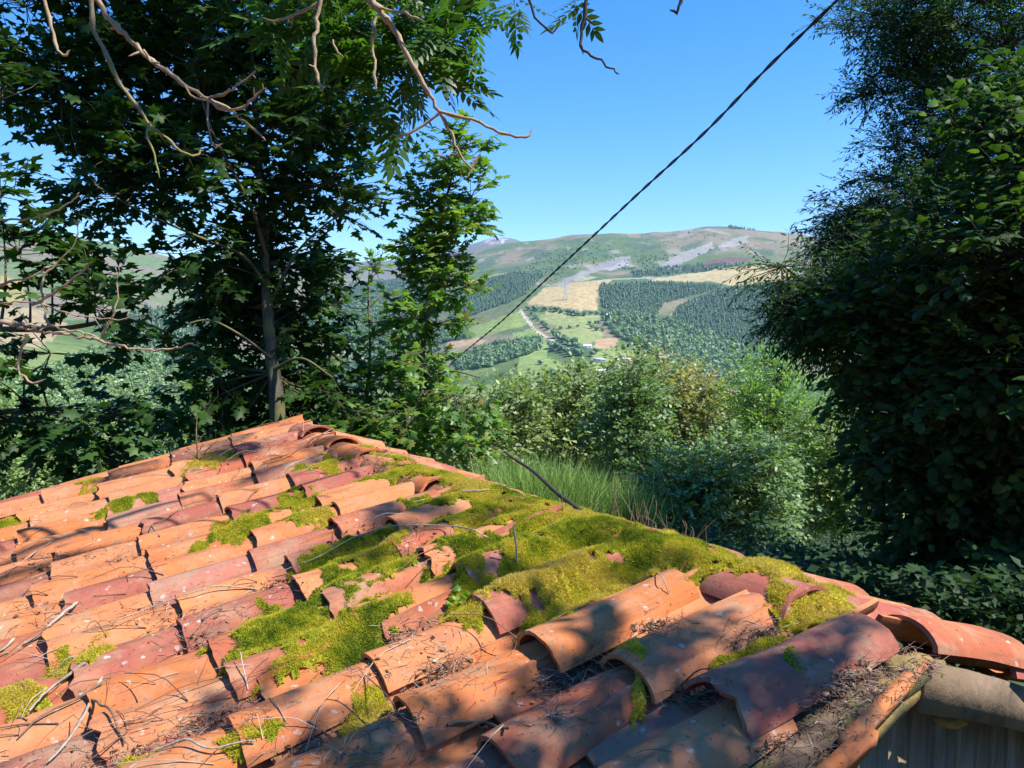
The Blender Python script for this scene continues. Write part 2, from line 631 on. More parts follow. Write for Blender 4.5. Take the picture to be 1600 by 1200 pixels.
def hit(u, v):
    """where the far slope is seen at u,v of the photograph (first visible)"""
    t = math.atan((u - 800) / FPX / 1.0)
    j = int(np.searchsorted(th, t))
    j = min(max(j, 1), len(th) - 1)
    col = RUNMIN[:, j]
    i = int(np.searchsorted(-col, -v))
    if i >= len(rad):
        return None
    i = max(i, 1)
    v0, v1 = col[i - 1], PV[i, j]
    a = 0.5 if v0 > 1e5 or abs(v0 - v1) < 1e-6 else min(max((v0 - v) / (v0 - v1), 0), 1)
    p = TP[i - 1, j] * (1 - a) + TP[i, j] * a
    # keep x exactly on the asked column
    x, y = math.sin(t), math.cos(t)
    r = math.hypot(p[0], p[1])
    return np.array((x * r, y * r, p[2]))


def inpoly(u, v, poly):
    c = np.zeros(np.shape(u), bool)
    n = len(poly)
    for i in range(n):
        x1, y1 = poly[i]
        x2, y2 = poly[(i + 1) % n]
        if y1 == y2:
            continue
        k = ((y1 > v) != (y2 > v)) & (u < (x2 - x1) * (v - y1) / (y2 - y1) + x1)
        c ^= k
    return c


FIELDS = [
    ([(823, 476), (850, 452), (900, 441), (958, 436), (932, 455), (934, 487), (880, 482)], (.40, .31, .15)),
    ([(836, 491), (936, 492), (942, 501), (925, 510), (870, 512), (846, 503)], (.23, .27, .10)),
    ([(853, 517), (925, 509), (943, 532), (905, 543), (880, 532)], (.24, .28, .10)),
    ([(735, 512), (808, 486), (828, 508), (812, 514), (742, 527)], (.20, .26, .075)),
    ([(800, 520), (838, 514), (860, 540), (852, 560), (915, 575), (905, 590), (808, 586), (812, 560)], (.20, .27, .085)),
    ([(932, 530), (968, 529), (958, 545), (930, 546)], (.40, .27, .15)),
    ([(960, 542), (1000, 548), (1014, 566), (955, 582), (918, 578), (925, 550)], (.22, .27, .09)),
    ([(1015, 438), (1100, 425), (1165, 413), (1235, 416), (1235, 440), (1140, 446), (1110, 440), (1040, 440)], (.38, .31, .15)),
    ([(725, 440), (790, 425), (792, 433), (735, 450)], (.33, .31, .13)),
    ([(893, 437), (930, 431), (930, 435), (900, 441)], (.27, .28, .12)),
    ([(700, 534), (745, 528), (765, 532), (750, 540), (698, 545)], (.38, .27, .16)),
    ([(640, 620), (700, 600), (780, 600), (800, 640), (700, 690), (640, 700)], (.19, .25, .08)),
    ([(0, 430), (40, 440), (38, 470), (0, 480)], (.30, .26, .10)),
    ([(0, 478), (60, 485), (110, 510), (60, 545), (0, 540)], (.30, .24, .14)),
    ([(915, 512), (935, 512), (945, 527), (925, 528)], (.26, .28, .11)),
    ([(700, 548), (735, 552), (725, 566), (690, 562)], (.22, .27, .09)),
    ([(850, 487), (900, 490), (880, 497), (850, 495)], (.3, .3, .13)),
    ([(1010, 582), (1060, 592), (1050, 602), (1000, 596)], (.33, .28, .16)),
    ([(500, 548), (530, 545), (540, 556), (510, 560)], (.25, .27, .1)),
    ([(780, 640), (840, 610), (900, 610), (900, 660), (800, 680)], (.2, .25, .08)),
]
SCREE = [
    ([(862, 447), (905, 425), (945, 408), (985, 398), (988, 404), (950, 416), (915, 432), (880, 447)], (.24, .23, .21)),
    ([(1018, 428), (1045, 405), (1080, 390), (1112, 378), (1116, 386), (1085, 402), (1050, 422)], (.28, .265, .235)),
    ([(1122, 386), (1145, 372), (1172, 368), (1165, 380), (1135, 388)], (.28, .265, .235)),
    ([(940, 420), (975, 408), (985, 412), (955, 424)], (.30, .28, .28)),
    ([(755, 376), (775, 369), (795, 374), (790, 380), (760, 381)], (.40, .37, .35)),
]
HEATHER = [([(1082, 418), (1104, 408), (1140, 402), (1176, 401), (1170, 407), (1130, 413)], (.15, .085, .08))]
WOODS = [  # polygon, count, kind 0 conifer 1 broadleaf, size
    ([(712, 462), (760, 436), (800, 426), (850, 428), (822, 458), (795, 472), (740, 492), (700, 502)], 2800, 0, 7.5),
    ([(935, 446), (1015, 442), (1110, 446), (1120, 450), (1035, 475), (1020, 500), (980, 500), (940, 480)], 2600, 0, 7.5),
    ([(1120, 452), (1215, 442), (1240, 445), (1240, 560), (1180, 560), (1130, 530), (1045, 500), (1060, 478)], 4200, 0, 7.5),
    ([(940, 486), (1045, 500), (1130, 532), (1180, 562), (1235, 565), (1235, 640), (1150, 600), (1060, 575), (1010, 548), (960, 525)], 1700, 1, 13),
    ([(705, 560), (740, 548), (790, 535), (845, 530), (846, 545), (800, 562), (760, 575), (715, 580)], 420, 1, 13),
    ([(640, 520), (700, 505), (735, 528), (700, 534), (660, 545), (640, 545)], 260, 1, 12),
    ([(470, 470), (560, 440), (690, 430), (700, 480), (640, 520), (600, 570), (520, 540), (470, 520)], 1500, 1, 12),
    ([(470, 560), (560, 560), (640, 600), (640, 700), (480, 700)], 500, 1, 12),
    ([(640, 545), (700, 545), (700, 600), (640, 610)], 160, 1, 12),
    ([(120, 560), (170, 540), (330, 560), (470, 600), (470, 760), (0, 790), (0, 600)], 3000, 1, 9),
    ([(150, 500), (260, 480), (340, 500), (340, 560), (170, 545)], 420, 0, 11),
    ([(1020, 418), (1130, 412), (1130, 418), (1030, 424)], 160, 0, 9),
    ([(985, 424), (1080, 420), (1160, 412), (1160, 414), (1090, 426), (990, 434)], 260, 0, 9),
    ([(1130, 352), (1190, 356), (1192, 361), (1135, 358)], 130, 0, 10),
    ([(870, 585), (920, 590), (1000, 585), (1080, 590), (1200, 640), (1200, 700), (780, 700), (760, 640)], 500, 1, 12),
    ([(860, 400), (930, 380), (985, 400), (900, 425), (860, 440), (800, 425)], 130, 1, 7),
    ([(980, 400), (1060, 398), (1010, 425), (960, 420)], 90, 1, 7),
    ([(760, 400), (900, 372), (1100, 358), (1290, 378), (1290, 400), (1180, 398), (1080, 400), (900, 425), (800, 425)], 190, 1, 5),
    ([(830, 400), (900, 385), (930, 400), (870, 430), (830, 425)], 160, 1, 6),
]
fu, fv = PU, PV
PW = np.stack([X, Y, Z * 0], -1)
jit = (fbm(PW, 1 / 45., 4, 21) - 0.5) * 12
ju, jv = PU + jit, PV + (fbm(PW, 1 / 45., 4, 31) - 0.5) * 6
n1 = fbm(PW, 1 / 330., 5, 41)
n2 = fbm(PW, 1 / 90., 4, 51)
n3 = fbm(PW * np.array((1, .3, 1)), 1 / 60., 4, 61)


def lerp3(a, b, k):
    return np.asarray(a) * (1 - k[..., None]) + np.asarray(b) * k[..., None]


def sstep(a, b, x):
    t = np.clip((x - a) / (b - a), 0, 1)
    return t * t * (3 - 2 * t)


col = lerp3((.10, .15, .055), (.22, .185, .115), sstep(.4, .6, n1))
col = lerp3(col, np.array((.07, .12, .06)), sstep(.52, .64, n2) * .8)
col = lerp3(col, np.array((.30, .27, .22)), sstep(.62, .70, n3) * .7 * (PV < 440))
left = (PU < 420) & (PV > 380) & (PV < 560) & (rad[:, None] > 900)
col = np.where(left[..., None], lerp3((.19, .165, .12), (.12, .175, .075), sstep(.42, .58, n1 * .5 + n3 * .5)), col)
near = (rad[:, None] < 60) & np.ones_like(PU, bool)
col = np.where(near[..., None], lerp3((.035, .045, .02), (.08, .06, .035), sstep(.4, .6, n2)), col)
mid = ((rad[:, None] >= 60) & (rad[:, None] < 1300) & (PV > 500))
col = np.where(mid[..., None] & (rad[:, None] < 420)[..., None], np.asarray((.045, .07, .03)), col)
mid &= rad[:, None] >= 420
col = np.where(mid[..., None], lerp3((.07, .12, .04), (.16, .21, .07), sstep(.4, .6, n1)), col)
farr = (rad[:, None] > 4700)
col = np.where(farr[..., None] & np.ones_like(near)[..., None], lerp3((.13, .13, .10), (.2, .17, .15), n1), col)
vis = rad[:, None] > 300
for poly, c in FIELDS + SCREE + HEATHER:
    k = inpoly(ju, jv, poly) & vis
    tex = (0.85 + 0.3 * n2)[..., None] * np.asarray(c)
    if c[0] > .3 and abs(c[0] - c[2]) < .06:
        k &= (n3 * .6 + fbm(PW, 1 / 25., 3, 77) * .4) > .50
    col = np.where(k[..., None], tex, col)
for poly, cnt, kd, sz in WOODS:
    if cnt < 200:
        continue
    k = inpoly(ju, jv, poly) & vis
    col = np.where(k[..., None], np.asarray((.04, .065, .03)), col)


def paint_line(pts, w, c):
    global col
    P = np.asarray(pts, float)
    for a, b in zip(P[:-1], P[1:]):
        d = b - a
        t = np.clip(((PU - a[0]) * d[0] + (PV - a[1]) * d[1]) / (d @ d), 0, 1)
        dist = np.hypot(PU - a[0] - t * d[0], (PV - a[1] - t * d[1]))
        col = np.where(((dist < w) & vis)[..., None], np.asarray(c), col)


paint_line([(812, 484), (822, 497), (833, 512), (848, 524), (866, 533)], 1.8, (.50, .43, .33))
paint_line([(1045, 505), (1048, 492), (1070, 478), (1110, 458)], 1.2, (.33, .31, .2))
paint_line([(790, 436), (860, 446), (960, 436), (1100, 432)], .8, (.3, .3, .22))
paint_line([(1085, 592), (1120, 605), (1180, 615)], 2.2, (.36, .27, .2))
paint_line([(870, 576), (905, 590), (940, 586)], 1.5, (.5, .45, .4))

mt, nt, b = M('hillside')
a = nt.nodes.new('ShaderNodeAttribute')
a.attribute_name = 'cover'
tc = nt.nodes.new('ShaderNodeTexCoord')
f = noise(nt, tc.outputs['Object'], 0.08, 8, 0.7)
cc_ = mix(nt, 1.0, a.outputs['Color'], ramp(nt, f, [(0.3, (.62, .62, .62)), (0.7, (1.35, 1.35, 1.35))]), 'MULTIPLY')
nt.links.new(cc_, b.inputs['Base Color'])
b.inputs['Roughness'].default_value = 0.95
b.inputs['Specular IOR Level'].default_value = 0.1
bp = nt.nodes.new('ShaderNodeBump')
bp.inputs['Strength'].default_value = 0.6
bp.inputs['Distance'].default_value = 4.0
nt.links.new(noise(nt, tc.outputs['Object'], 0.05, 6, 0.65), bp.inputs['Height'])
nt.links.new(bp.outputs[0], b.inputs['Normal'])
nr, nth = Z.shape
i = np.arange(nr - 1)[:, None] * nth
j = np.arange(nth - 1)[None]
F = np.stack([i + j, i + nth + j, i + nth + j + 1, i + j + 1], -1).reshape(-1, 4)
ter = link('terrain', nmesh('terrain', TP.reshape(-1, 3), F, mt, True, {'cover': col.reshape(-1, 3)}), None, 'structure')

# ------------------------------------------------------------------ haze
hb = bpy.data.meshes.new('haze')
bm = bmesh.new()
bmesh.ops.create_cube(bm, size=1)
zlo, zhi = float(Z.min()) - 3, float(Z.max()) + 60
bmesh.ops.scale(bm, vec=(15000, 15000, zhi - zlo), verts=bm.verts)
bmesh.ops.translate(bm, vec=(0, 0, (zhi + zlo) / 2), verts=bm.verts)
bm.to_mesh(hb)
bm.free()
mh = bpy.data.materials.new('haze_air')
mh.use_nodes = True
nt = mh.node_tree
nt.nodes.remove(nt.nodes['Principled BSDF'])
pv = nt.nodes.new('ShaderNodeVolumePrincipled')
pv.inputs['Color'].default_value = (.45, .72, 1.0, 1)
pv.inputs['Density'].default_value = 6.5e-5
pv.inputs['Anisotropy'].default_value = 0.1
nt.links.new(pv.outputs[0], nt.nodes['Material Output'].inputs['Volume'])
hb.materials.append(mh)
link('haze', hb, None, 'stuff')


# ------------------------------------------------------------------ far woods and hedges
def ico(seed, sub=1):
    bm = bmesh.new()
    bmesh.ops.create_icosphere(bm, subdivisions=sub, radius=0.5)
    r = np.random.default_rng(seed)
    V = np.array([v.co[:] for v in bm.verts])
    T = np.array([[v.index for v in f.verts] for f in bm.faces])
    bm.free()
    V = V * (1 + r.normal(0, .14, (len(V), 1)))
    V[:, 2] = V[:, 2] * .95 + .42
    return V, T


def tuft(seed, n=64):
    r = np.random.default_rng(seed)
    d = r.normal(0, 1, (n, 3))
    d[:, 2] = np.abs(d[:, 2]) * .9 - .25
    d /= np.linalg.norm(d, axis=1)[:, None]
    lob = 1 + .22 * np.sin(d[:, 0] * 5 + seed) * np.cos(d[:, 1] * 4 + seed * 2)
    P = d * (.36 + .14 * r.random((n, 1))) * lob[:, None] + (0, 0, .45)
    nn = d + r.normal(0, .45, (n, 3))
    nn /= np.linalg.norm(nn, axis=1)[:, None]
    x = np.cross(nn, r.normal(0, 1, (n, 3)))
    x /= np.linalg.norm(x, axis=1)[:, None]
    y = np.cross(nn, x)
    s = r.uniform(.06, .13, (n, 1))
    V = np.stack([P - x * s, P - y * s * .8, P + x * s, P + y * s * .8], 1).reshape(-1, 3)
    o = np.arange(n)[:, None] * 4
    T = np.concatenate([o + np.array((0, 1, 2)), o + np.array((0, 2, 3))])
    iv, it = ico(seed)
    iv = iv * (.72, .72, .8)
    return np.vstack([V, iv]), np.vstack([T, it + len(V)])


def cone(seed):
    r = np.random.default_rng(seed)
    n = 6
    V = [(0, 0, 1.25)]
    for k, (rr, zz) in enumerate(((.16, .85), (.36, .25))):
        for a in range(n):
            q = rr * r.uniform(.75, 1.25)
            V.append((q * math.cos(a * 2 * PI / n + k), q * math.sin(a * 2 * PI / n + k), zz + r.normal(0, .05)))
    T = []
    for a in range(n):
        b_ = (a + 1) % n
        T.append((0, 1 + a, 1 + b_))
        T.append((1 + a, 1 + n + a, 1 + n + b_))
        T.append((1 + a, 1 + n + b_, 1 + b_))
    return np.array(V), np.array(T)


MAT['farpine'] = leaf_mat('far_conifer', [(.055, .115, .05), (.075, .145, .06), (.10, .175, .07)], 0.08)
MAT['farwood'] = leaf_mat('far_broadleaf', [(.055, .12, .04), (.085, .165, .055), (.13, .225, .07), (.20, .29, .095)], 0.1)
for kd, nm, mm in ((0, 'conifer_wood', 'farpine'), (1, 'broadleaf_wood', 'farwood')):
    Vs, Ts, As, n0 = [], [], [], 0
    tm = [cone(s) for s in range(5)] if kd == 0 else [ico(s) for s in range(6)]
    conif = [cone(s) for s in range(5)]
    tufts = [tuft(s, 70) for s in range(6)]
    tuft2 = [tuft(s + 20, 26) for s in range(6)]
    for poly, cnt, k_, sz in WOODS:
        if k_ != kd:
            continue
        q = np.array(poly)
        got, tries = 0, 0
        while got < cnt and tries < cnt * 6:
            tries += 1
            u = random.uniform(q[:, 0].min(), q[:, 0].max())
            v = random.uniform(q[:, 1].min(), q[:, 1].max())
            if not inpoly(np.array(u), np.array(v), poly):
                continue
            p = hit(u, v)
            if p is None:
                continue
            got += 1
            dist_ = math.hypot(p[0], p[1])
            V, T = random.choice((tm if random.random() < .62 else tuft2) if kd == 0 else (tufts if dist_ < 900 else (tuft2 if random.random() < .93 else conif)))
            s = sz * random.uniform(.55, 1.15) * random.uniform(.7, 1.3)
            if dist_ < 900:
                s *= .45 + .55 * dist_ / 900
            a = random.uniform(0, 6.28)
            w = s * (1.15 if kd else .9) * random.uniform(.85, 1.2)
            c_, s_ = math.cos(a), math.sin(a)
            Vx = np.stack([V[:, 0] * c_ - V[:, 1] * s_, V[:, 0] * s_ + V[:, 1] * c_, V[:, 2]], 1) * (w, w, s)
            Vs.append(Vx + p - np.array((0, 0, s * .12)))
            Ts.append(T + n0)
            n0 += len(V)
            As.append(np.full(len(V), min(1, random.betavariate(2, 2) + (.4 if dist_ < 900 else 0))))
    link(nm, nmesh(nm, np.concatenate(Vs), np.concatenate(Ts), MAT[mm], False, {'rnd': np.concatenate(As)}), None, 'stuff',
         'dark blue green conifer plantations on the far hillside' if kd == 0 else 'mixed green broadleaf woods filling the valley and lower slopes')


def far_crowns():
    out = []
    for s in range(6):
        bm = bmesh.new()
        r = np.random.default_rng(s + 50)
        for k in range(7):
            m_ = Matrix.Translation((r.uniform(-.28, .28), r.uniform(-.28, .28), r.uniform(.35, .8))) @ Matrix.Scale(r.uniform(.4, .62), 4)
            g = bmesh.ops.create_icosphere(bm, subdivisions=2, radius=.5, matrix=m_)
            for v in g['verts']:
                v.co += Vector(r.normal(0, .022, 3))
        me = bpy.data.meshes.new('crown')
        bm.to_mesh(me)
        bm.free()
        at_ = me.attributes.new('rnd', 'FLOAT', 'POINT')
        at_.data.foreach_set('value', r.uniform(.1, .6, len(me.vertices)).astype(np.float32))
        me.materials.append(MAT['farwood'])
        out.append(me)
    return out


CROWNS = far_crowns()
tV, tF = tube([(0, 0, -.3), (0, 0, .5)], [.04, .03], 5)
TRUNKME = nmesh('trunk', tV, tF, MAT['darkbark'], True)
HEDGES = [
    ([(826, 484), (850, 486), (880, 489), (905, 493), (935, 492)], 15, 9, 'round tree in the dark hedge below the straw coloured field', 'hedge trees under the straw field'),
    ([(866, 518), (890, 512), (925, 507), (938, 505)], 7, 6, 'small bushy tree in the hedge between the two upper green fields', 'hedge trees between the upper fields'),
    ([(832, 492), (842, 503), (852, 512), (865, 522)], 7, 8, 'tree beside the pale track that climbs the far slope', 'trees beside the pale track'),
    ([(868, 528), (878, 536), (895, 541), (905, 549), (908, 556)], 9, 12, 'full crowned tree in the clump left of the farm sheds', 'trees left of the farm sheds'),
    ([(862, 545), (875, 550), (890, 556), (903, 558)], 8, 11, 'tree in the dark row on the slope below the track', 'tree row below the track'),
    ([(745, 575), (765, 566), (785, 558), (805, 550), (825, 545), (840, 540)], 13, 12, 'broad tree in the belt left of the track across the valley', 'belt of trees left of the track'),
    ([(925, 515), (940, 518), (950, 505), (940, 498)], 6, 9, 'tree at the edge of the wood beside the upper fields', 'trees at the edge of the wood'),
    ([(840, 598), (860, 588), (878, 590)], 4, 10, 'bushy tree below the green valley field', 'trees under the green valley field'),
    ([(846, 570)], 1, 7, 'single small tree alone in the green field across the valley', None),
    ([(930, 552), (922, 560)], 2, 9, 'tree between the white farm sheds', 'trees between the farm sheds'),
]
ORD = 'first second third fourth fifth sixth seventh eighth ninth tenth eleventh twelfth thirteenth fourteenth fifteenth'.split()
for line, cnt, sz, lab, grp in HEDGES:
    sp = spline(line, max(cnt * 2, 2)) if len(line) > 1 else np.array(line, float)
    row = []
    for k in range(cnt):
        q = sp[min(len(sp) - 1, k * 2)] if cnt > 1 else sp[0]
        p = hit(q[0] + random.uniform(-2, 2), q[1] + random.uniform(-1, 1))
        if p is None:
            continue
        s = sz * random.uniform(.8, 1.3)
        t = thing('hedgerow_tree', lab, 'tree', tuple(p), grp)
        t.scale = (s * 1.25, s * 1.25, s)
        t.rotation_euler = (0, 0, random.uniform(0, 6.28))
        link('crown', random.choice(CROWNS), t)
        link('trunk', TRUNKME, t)
        row.append((float(proj(p)[0]), t))
    if cnt > 1:
        for k, (_, t) in enumerate(sorted(row, key=lambda r: r[0])):
            t['label'] = ORD[k] + ' from the left, ' + lab


# ------------------------------------------------------------------ far buildings and pylons
def boxm(x0, x1, y0, y1, z0, z1):
    V = np.array([(x, y, z) for x in (x0, x1) for y in (y0, y1) for z in (z0, z1)], float)
    F = np.array([(0, 1, 3, 2), (4, 6, 7, 5), (0, 4, 5, 1), (2, 3, 7, 6), (0, 2, 6, 4), (1, 5, 7, 3)])
    return V, F


def flat(name, c, rough=.8, var=.15, sc=1.0):
    m, nt, b = M(name)
    tc = nt.nodes.new('ShaderNodeTexCoord')
    f = noise(nt, tc.outputs['Object'], sc, 5, .6)
    cc = ramp(nt, f, [(.3, tuple(x * (1 - var) for x in c)), (.7, tuple(min(1, x * (1 + var)) for x in c))])
    nt.links.new(cc, b.inputs['Base Color'])
    b.inputs['Roughness'].default_value = rough
    return m


MAT['white'] = flat('white_render', (.75, .74, .70))
MAT['sheetroof'] = flat('pale_sheet_roof', (.72, .73, .74), .5)
MAT['redroof'] = flat('red_far_roof', (.42, .20, .14))
MAT['glassdark'] = flat('dark_window', (.04, .045, .05), .3)
MAT['steel'] = flat('pylon_steel', (.55, .56, .58), .5)


def building(name, label, u, v, L, W, H, rot, roof, wins=3):
    p = hit(u, v)
    t = thing(name, label, 'building', (p[0], p[1], p[2] - .6))
    t.rotation_euler = (0, 0, math.radians(rot))
    V, F = boxm(-L / 2, L / 2, -W / 2, W / 2, 0, H)
    link('wall', nmesh('wall', V, F, MAT['white']), t)
    rh = W * .22
    V = np.array([(-L / 2 - .5, -W / 2 - .5, H), (L / 2 + .5, -W / 2 - .5, H), (L / 2 + .5, W / 2 + .5, H), (-L / 2 - .5, W / 2 + .5, H),
                  (-L / 2 - .5, 0, H + rh), (L / 2 + .5, 0, H + rh)]) + (0, 0, .02)
    link('roof', nmesh('roof', V, [np.array([(0, 1, 5, 4), (3, 4, 5, 2), (0, 3, 2, 1)]), np.array([(0, 4, 3), (1, 2, 5)])], roof), t)
    for k in range(wins):
        x = -L / 2 + L * (k + .5) / wins
        V, F = boxm(x - .8, x + .8, -W / 2 - .06, -W / 2 + .1, H * .3, H * .3 + 1.4)
        link('window', nmesh('window', V, F, MAT['glassdark']), t)


building('farm_shed', 'upper white roofed farm shed beside the clump of trees', 914, 544, 22, 12, 4, 10, MAT['sheetroof'])
building('farm_shed', 'small white farm shed in the middle of the farmstead', 937, 565, 20, 10, 4, -5, MAT['sheetroof'])
building('farm_shed', 'long low white sheds on the right edge of the farmstead', 981, 564, 38, 9, 3.5, -4, MAT['sheetroof'], 5)
building('farmhouse', 'white farmhouse with red roof at the foot of the fields', 962, 577, 13, 9, 6, 12, MAT['redroof'], 3)
building('farm_shed', 'lowest long pale roofed shed of the farmstead', 938, 583, 30, 11, 4, 20, MAT['sheetroof'], 4)
building('farmhouse', 'pale house glimpsed behind the saplings on the valley floor', 682, 655, 16, 9, 5, 30, MAT['sheetroof'], 2)
building('village_house', 'small house in the village on the valley floor at left', 548, 540, 14, 10, 7, 30, MAT['redroof'], 3)
building('village_house', 'white village house just below the others in the valley', 538, 552, 12, 9, 6, 10, MAT['sheetroof'], 2)


def pylon(label, u, v, H):
    p = hit(u, v)
    t = thing('power_pylon', label, 'pylon', tuple(p))
    for nm, segs in (('leg', [((sx * .11 * H, sy * .11 * H, 0), (sx * .03 * H, sy * .03 * H, .62 * H), (0, 0, H)) for sx in (-1, 1) for sy in (-1, 1)]),
                     ('cross_arm', [((-.17 * H, 0, z * H), (0, 0, z * H + .03 * H), (.17 * H, 0, z * H)) for z in (.66, .78, .9)])):
        for sg in segs:
            V, F = tube(sg, [.011 * H] * 3, 4)
            link(nm, nmesh(nm, V, F, MAT['steel']), t)
    bg_ = Bag()
    for k in range(7):
        z0, z1 = k * .088 * H, (k + 1) * .088 * H
        w0, w1 = (.11 - .08 * z0 / (.62 * H)) * H, (.11 - .08 * z1 / (.62 * H)) * H
        for s in (-1, 1):
            for (a, b_) in (((-w0, s * w0, z0), (w1, s * w1, z1)), ((w0, s * w0, z0), (-w1, s * w1, z1)), ((s * w0, -w0, z0), (s * w1, w1, z1))):
                V, F = tube([a, b_], [.006 * H] * 2, 3)
                bg_.add(V, F)
    link('lattice', bg_.mesh('lattice', MAT['steel'], False), t)


pylon('grey lattice pylon standing on the straw coloured field', 883, 468, 42)
pylon('grey lattice pylon on the skyline slope beside the right trees', 1253, 412, 62)

# ------------------------------------------------------------------ the shed roof
NP = np.array((0.918, 1.83, -0.84))
E1 = np.array((-.6, .8, 0.0))
E2 = np.array((-.8385, -.4985, -.2265))
E2 /= np.linalg.norm(E2)
N1 = np.cross(E1, E2)
N1 /= np.linalg.norm(N1)
E3 = np.array((.845, .49, -.41))       # down the far slope
E3 /= np.linalg.norm(E3)
N3 = np.cross(E3, E1)
N3 /= np.linalg.norm(N3)
RL = 3.98


def sag(s, t):
    """the old roof's uneven plane"""
    return .025 * math.sin(s * 1.7 + .4) - .02 * math.sin(t * 1.3 + s * .9) + .02 * math.exp(-((s - 2.2) / 1.2) ** 2) - .015


def roofpt(s, t, h=0.0):
    return NP + E1 * s + E2 * t + N1 * (h + sag(s, t))


def farpt(s, t, h=0.0):
    return NP + E1 * s + E3 * t + N3 * (h + sag(s, 0))


# tile material
def tile_material():
    m, nt, b = M('terracotta')
    L = nt.links
    oi = nt.nodes.new('ShaderNodeObjectInfo')
    tc = nt.nodes.new('ShaderNodeTexCoord')
    sc = nt.nodes.new('ShaderNodeVectorMath')
    sc.operation = 'MULTIPLY_ADD'
    cmb = nt.nodes.new('ShaderNodeCombineXYZ')
    for k in range(3):
        L.new(oi.outputs['Random'], cmb.inputs[k])
    L.new(cmb.outputs[0], sc.inputs[0])
    sc.inputs[1].default_value = (37, 53, 71)
    L.new(tc.outputs['Object'], sc.inputs[2])
    vec = sc.outputs[0]
    base = ramp(nt, oi.outputs['Random'], [(0.0, (.50, .155, .048)), (.14, (.38, .11, .055)), (.24, (.55, .20, .075)), (.40, (.34, .10, .07)),
                                          (.52, (.52, .17, .06)), (.68, (.41, .155, .11)), (.80, (.50, .185, .08)), (.92, (.26, .10, .07)), (1.0, (.34, .20, .14))], 'CONSTANT')
    # firing variation
    f1 = noise(nt, vec, 7, 5, .6)
    c = mix(nt, ramp(nt, f1, [(.45, (0, 0, 0)), (.72, (.5, .5, .5))]), base, (.52, .25, .12))
    f2 = noise(nt, vec, 4.2, 4, .6, .6)
    c = mix(nt, ramp(nt, f2, [(.55, (0, 0, 0)), (.72, (.6, .6, .6))]), c, (.33, .11, .08))
    # grey weathering bloom
    f3 = noise(nt, vec, 5.5, 8, .72, .3)
    c = mix(nt, ramp(nt, f3, [(.50, (0, 0, 0)), (.64, (.62, .62, .62))]), c, (.38, .26, .16))
    # grime running down the tile
    mpg = nt.nodes.new('ShaderNodeMapping')
    mpg.inputs['Scale'].default_value = (1, .16, 1)
    L.new(vec, mpg.inputs[0])
    fg = noise(nt, mpg.outputs[0], 24, 6, .7, .4)
    c = mix(nt, ramp(nt, fg, [(.50, (0, 0, 0)), (.68, (.62, .62, .62))]), c, (.16, .085, .05))
    # pits and soot specks
    f4 = noise(nt, vec, 85, 3, .6)
    c = mix(nt, ramp(nt, f4, [(.62, (0, 0, 0)), (.70, (.75, .75, .75))]), c, (.08, .045, .03))
    f4b = noise(nt, vec, 26, 6, .75)
    c = mix(nt, ramp(nt, f4b, [(.60, (0, 0, 0)), (.70, (.55, .55, .55))]), c, (.14, .08, .05))
    # pale lichen rosettes
    vo = nt.nodes.new('ShaderNodeTexVoronoi')
    vo.inputs['Scale'].default_value = 27
    vo.inputs['Randomness'].default_value = 1
    wv = nt.nodes.new('ShaderNodeVectorMath')
    wv.operation = 'MULTIPLY_ADD'
    nz_ = nt.nodes.new('ShaderNodeTexNoise')
    nz_.inputs['Scale'].default_value = 40
    L.new(vec, nz_.inputs['Vector'])
    L.new(nz_.outputs['Color'], wv.inputs[0])
    wv.inputs[1].default_value = (.035, .035, .035)
    L.new(vec, wv.inputs[2])
    L.new(wv.outputs[0], vo.inputs['Vector'])
    spot = ramp(nt, vo.outputs['Distance'], [(.16, (1, 1, 1)), (.24, (0, 0, 0))])
    pick = nt.nodes.new('ShaderNodeSeparateColor')
    L.new(vo.outputs['Color'], pick.inputs[0])
    pk = ramp(nt, pick.outputs[0], [(.74, (0, 0, 0)), (.78, (1, 1, 1))])
    lf = mix(nt, 1.0, spot, pk, 'MULTIPLY')
    lf = mix(nt, 1.0, lf, ramp(nt, noise(nt, vec, 60, 4, .7), [(.35, (.05, .05, .05)), (.6, (.7, .7, .7))]), 'MULTIPLY')
    c = mix(nt, lf, c, (.50, .52, .46))
    # yellow lichen dusting
    f5 = noise(nt, vec, 11, 7, .75)
    c = mix(nt, ramp(nt, f5, [(.64, (0, 0, 0)), (.74, (.6, .6, .6))]), c, (.42, .32, .07))
    L.new(c, b.inputs['Base Color'])
    b.inputs['Roughness'].default_value = .92
    b.inputs['Specular IOR Level'].default_value = .12
    bp = nt.nodes.new('ShaderNodeBump')
    bp.inputs['Strength'].default_value = .55
    bp.inputs['Distance'].default_value = .004
    h = mix(nt, .35, noise(nt, vec, 30, 8, .7), f4)
    L.new(h, bp.inputs['Height'])
    L.new(bp.outputs[0], b.inputs['Normal'])
    return m


MAT['tile'] = tile_material()


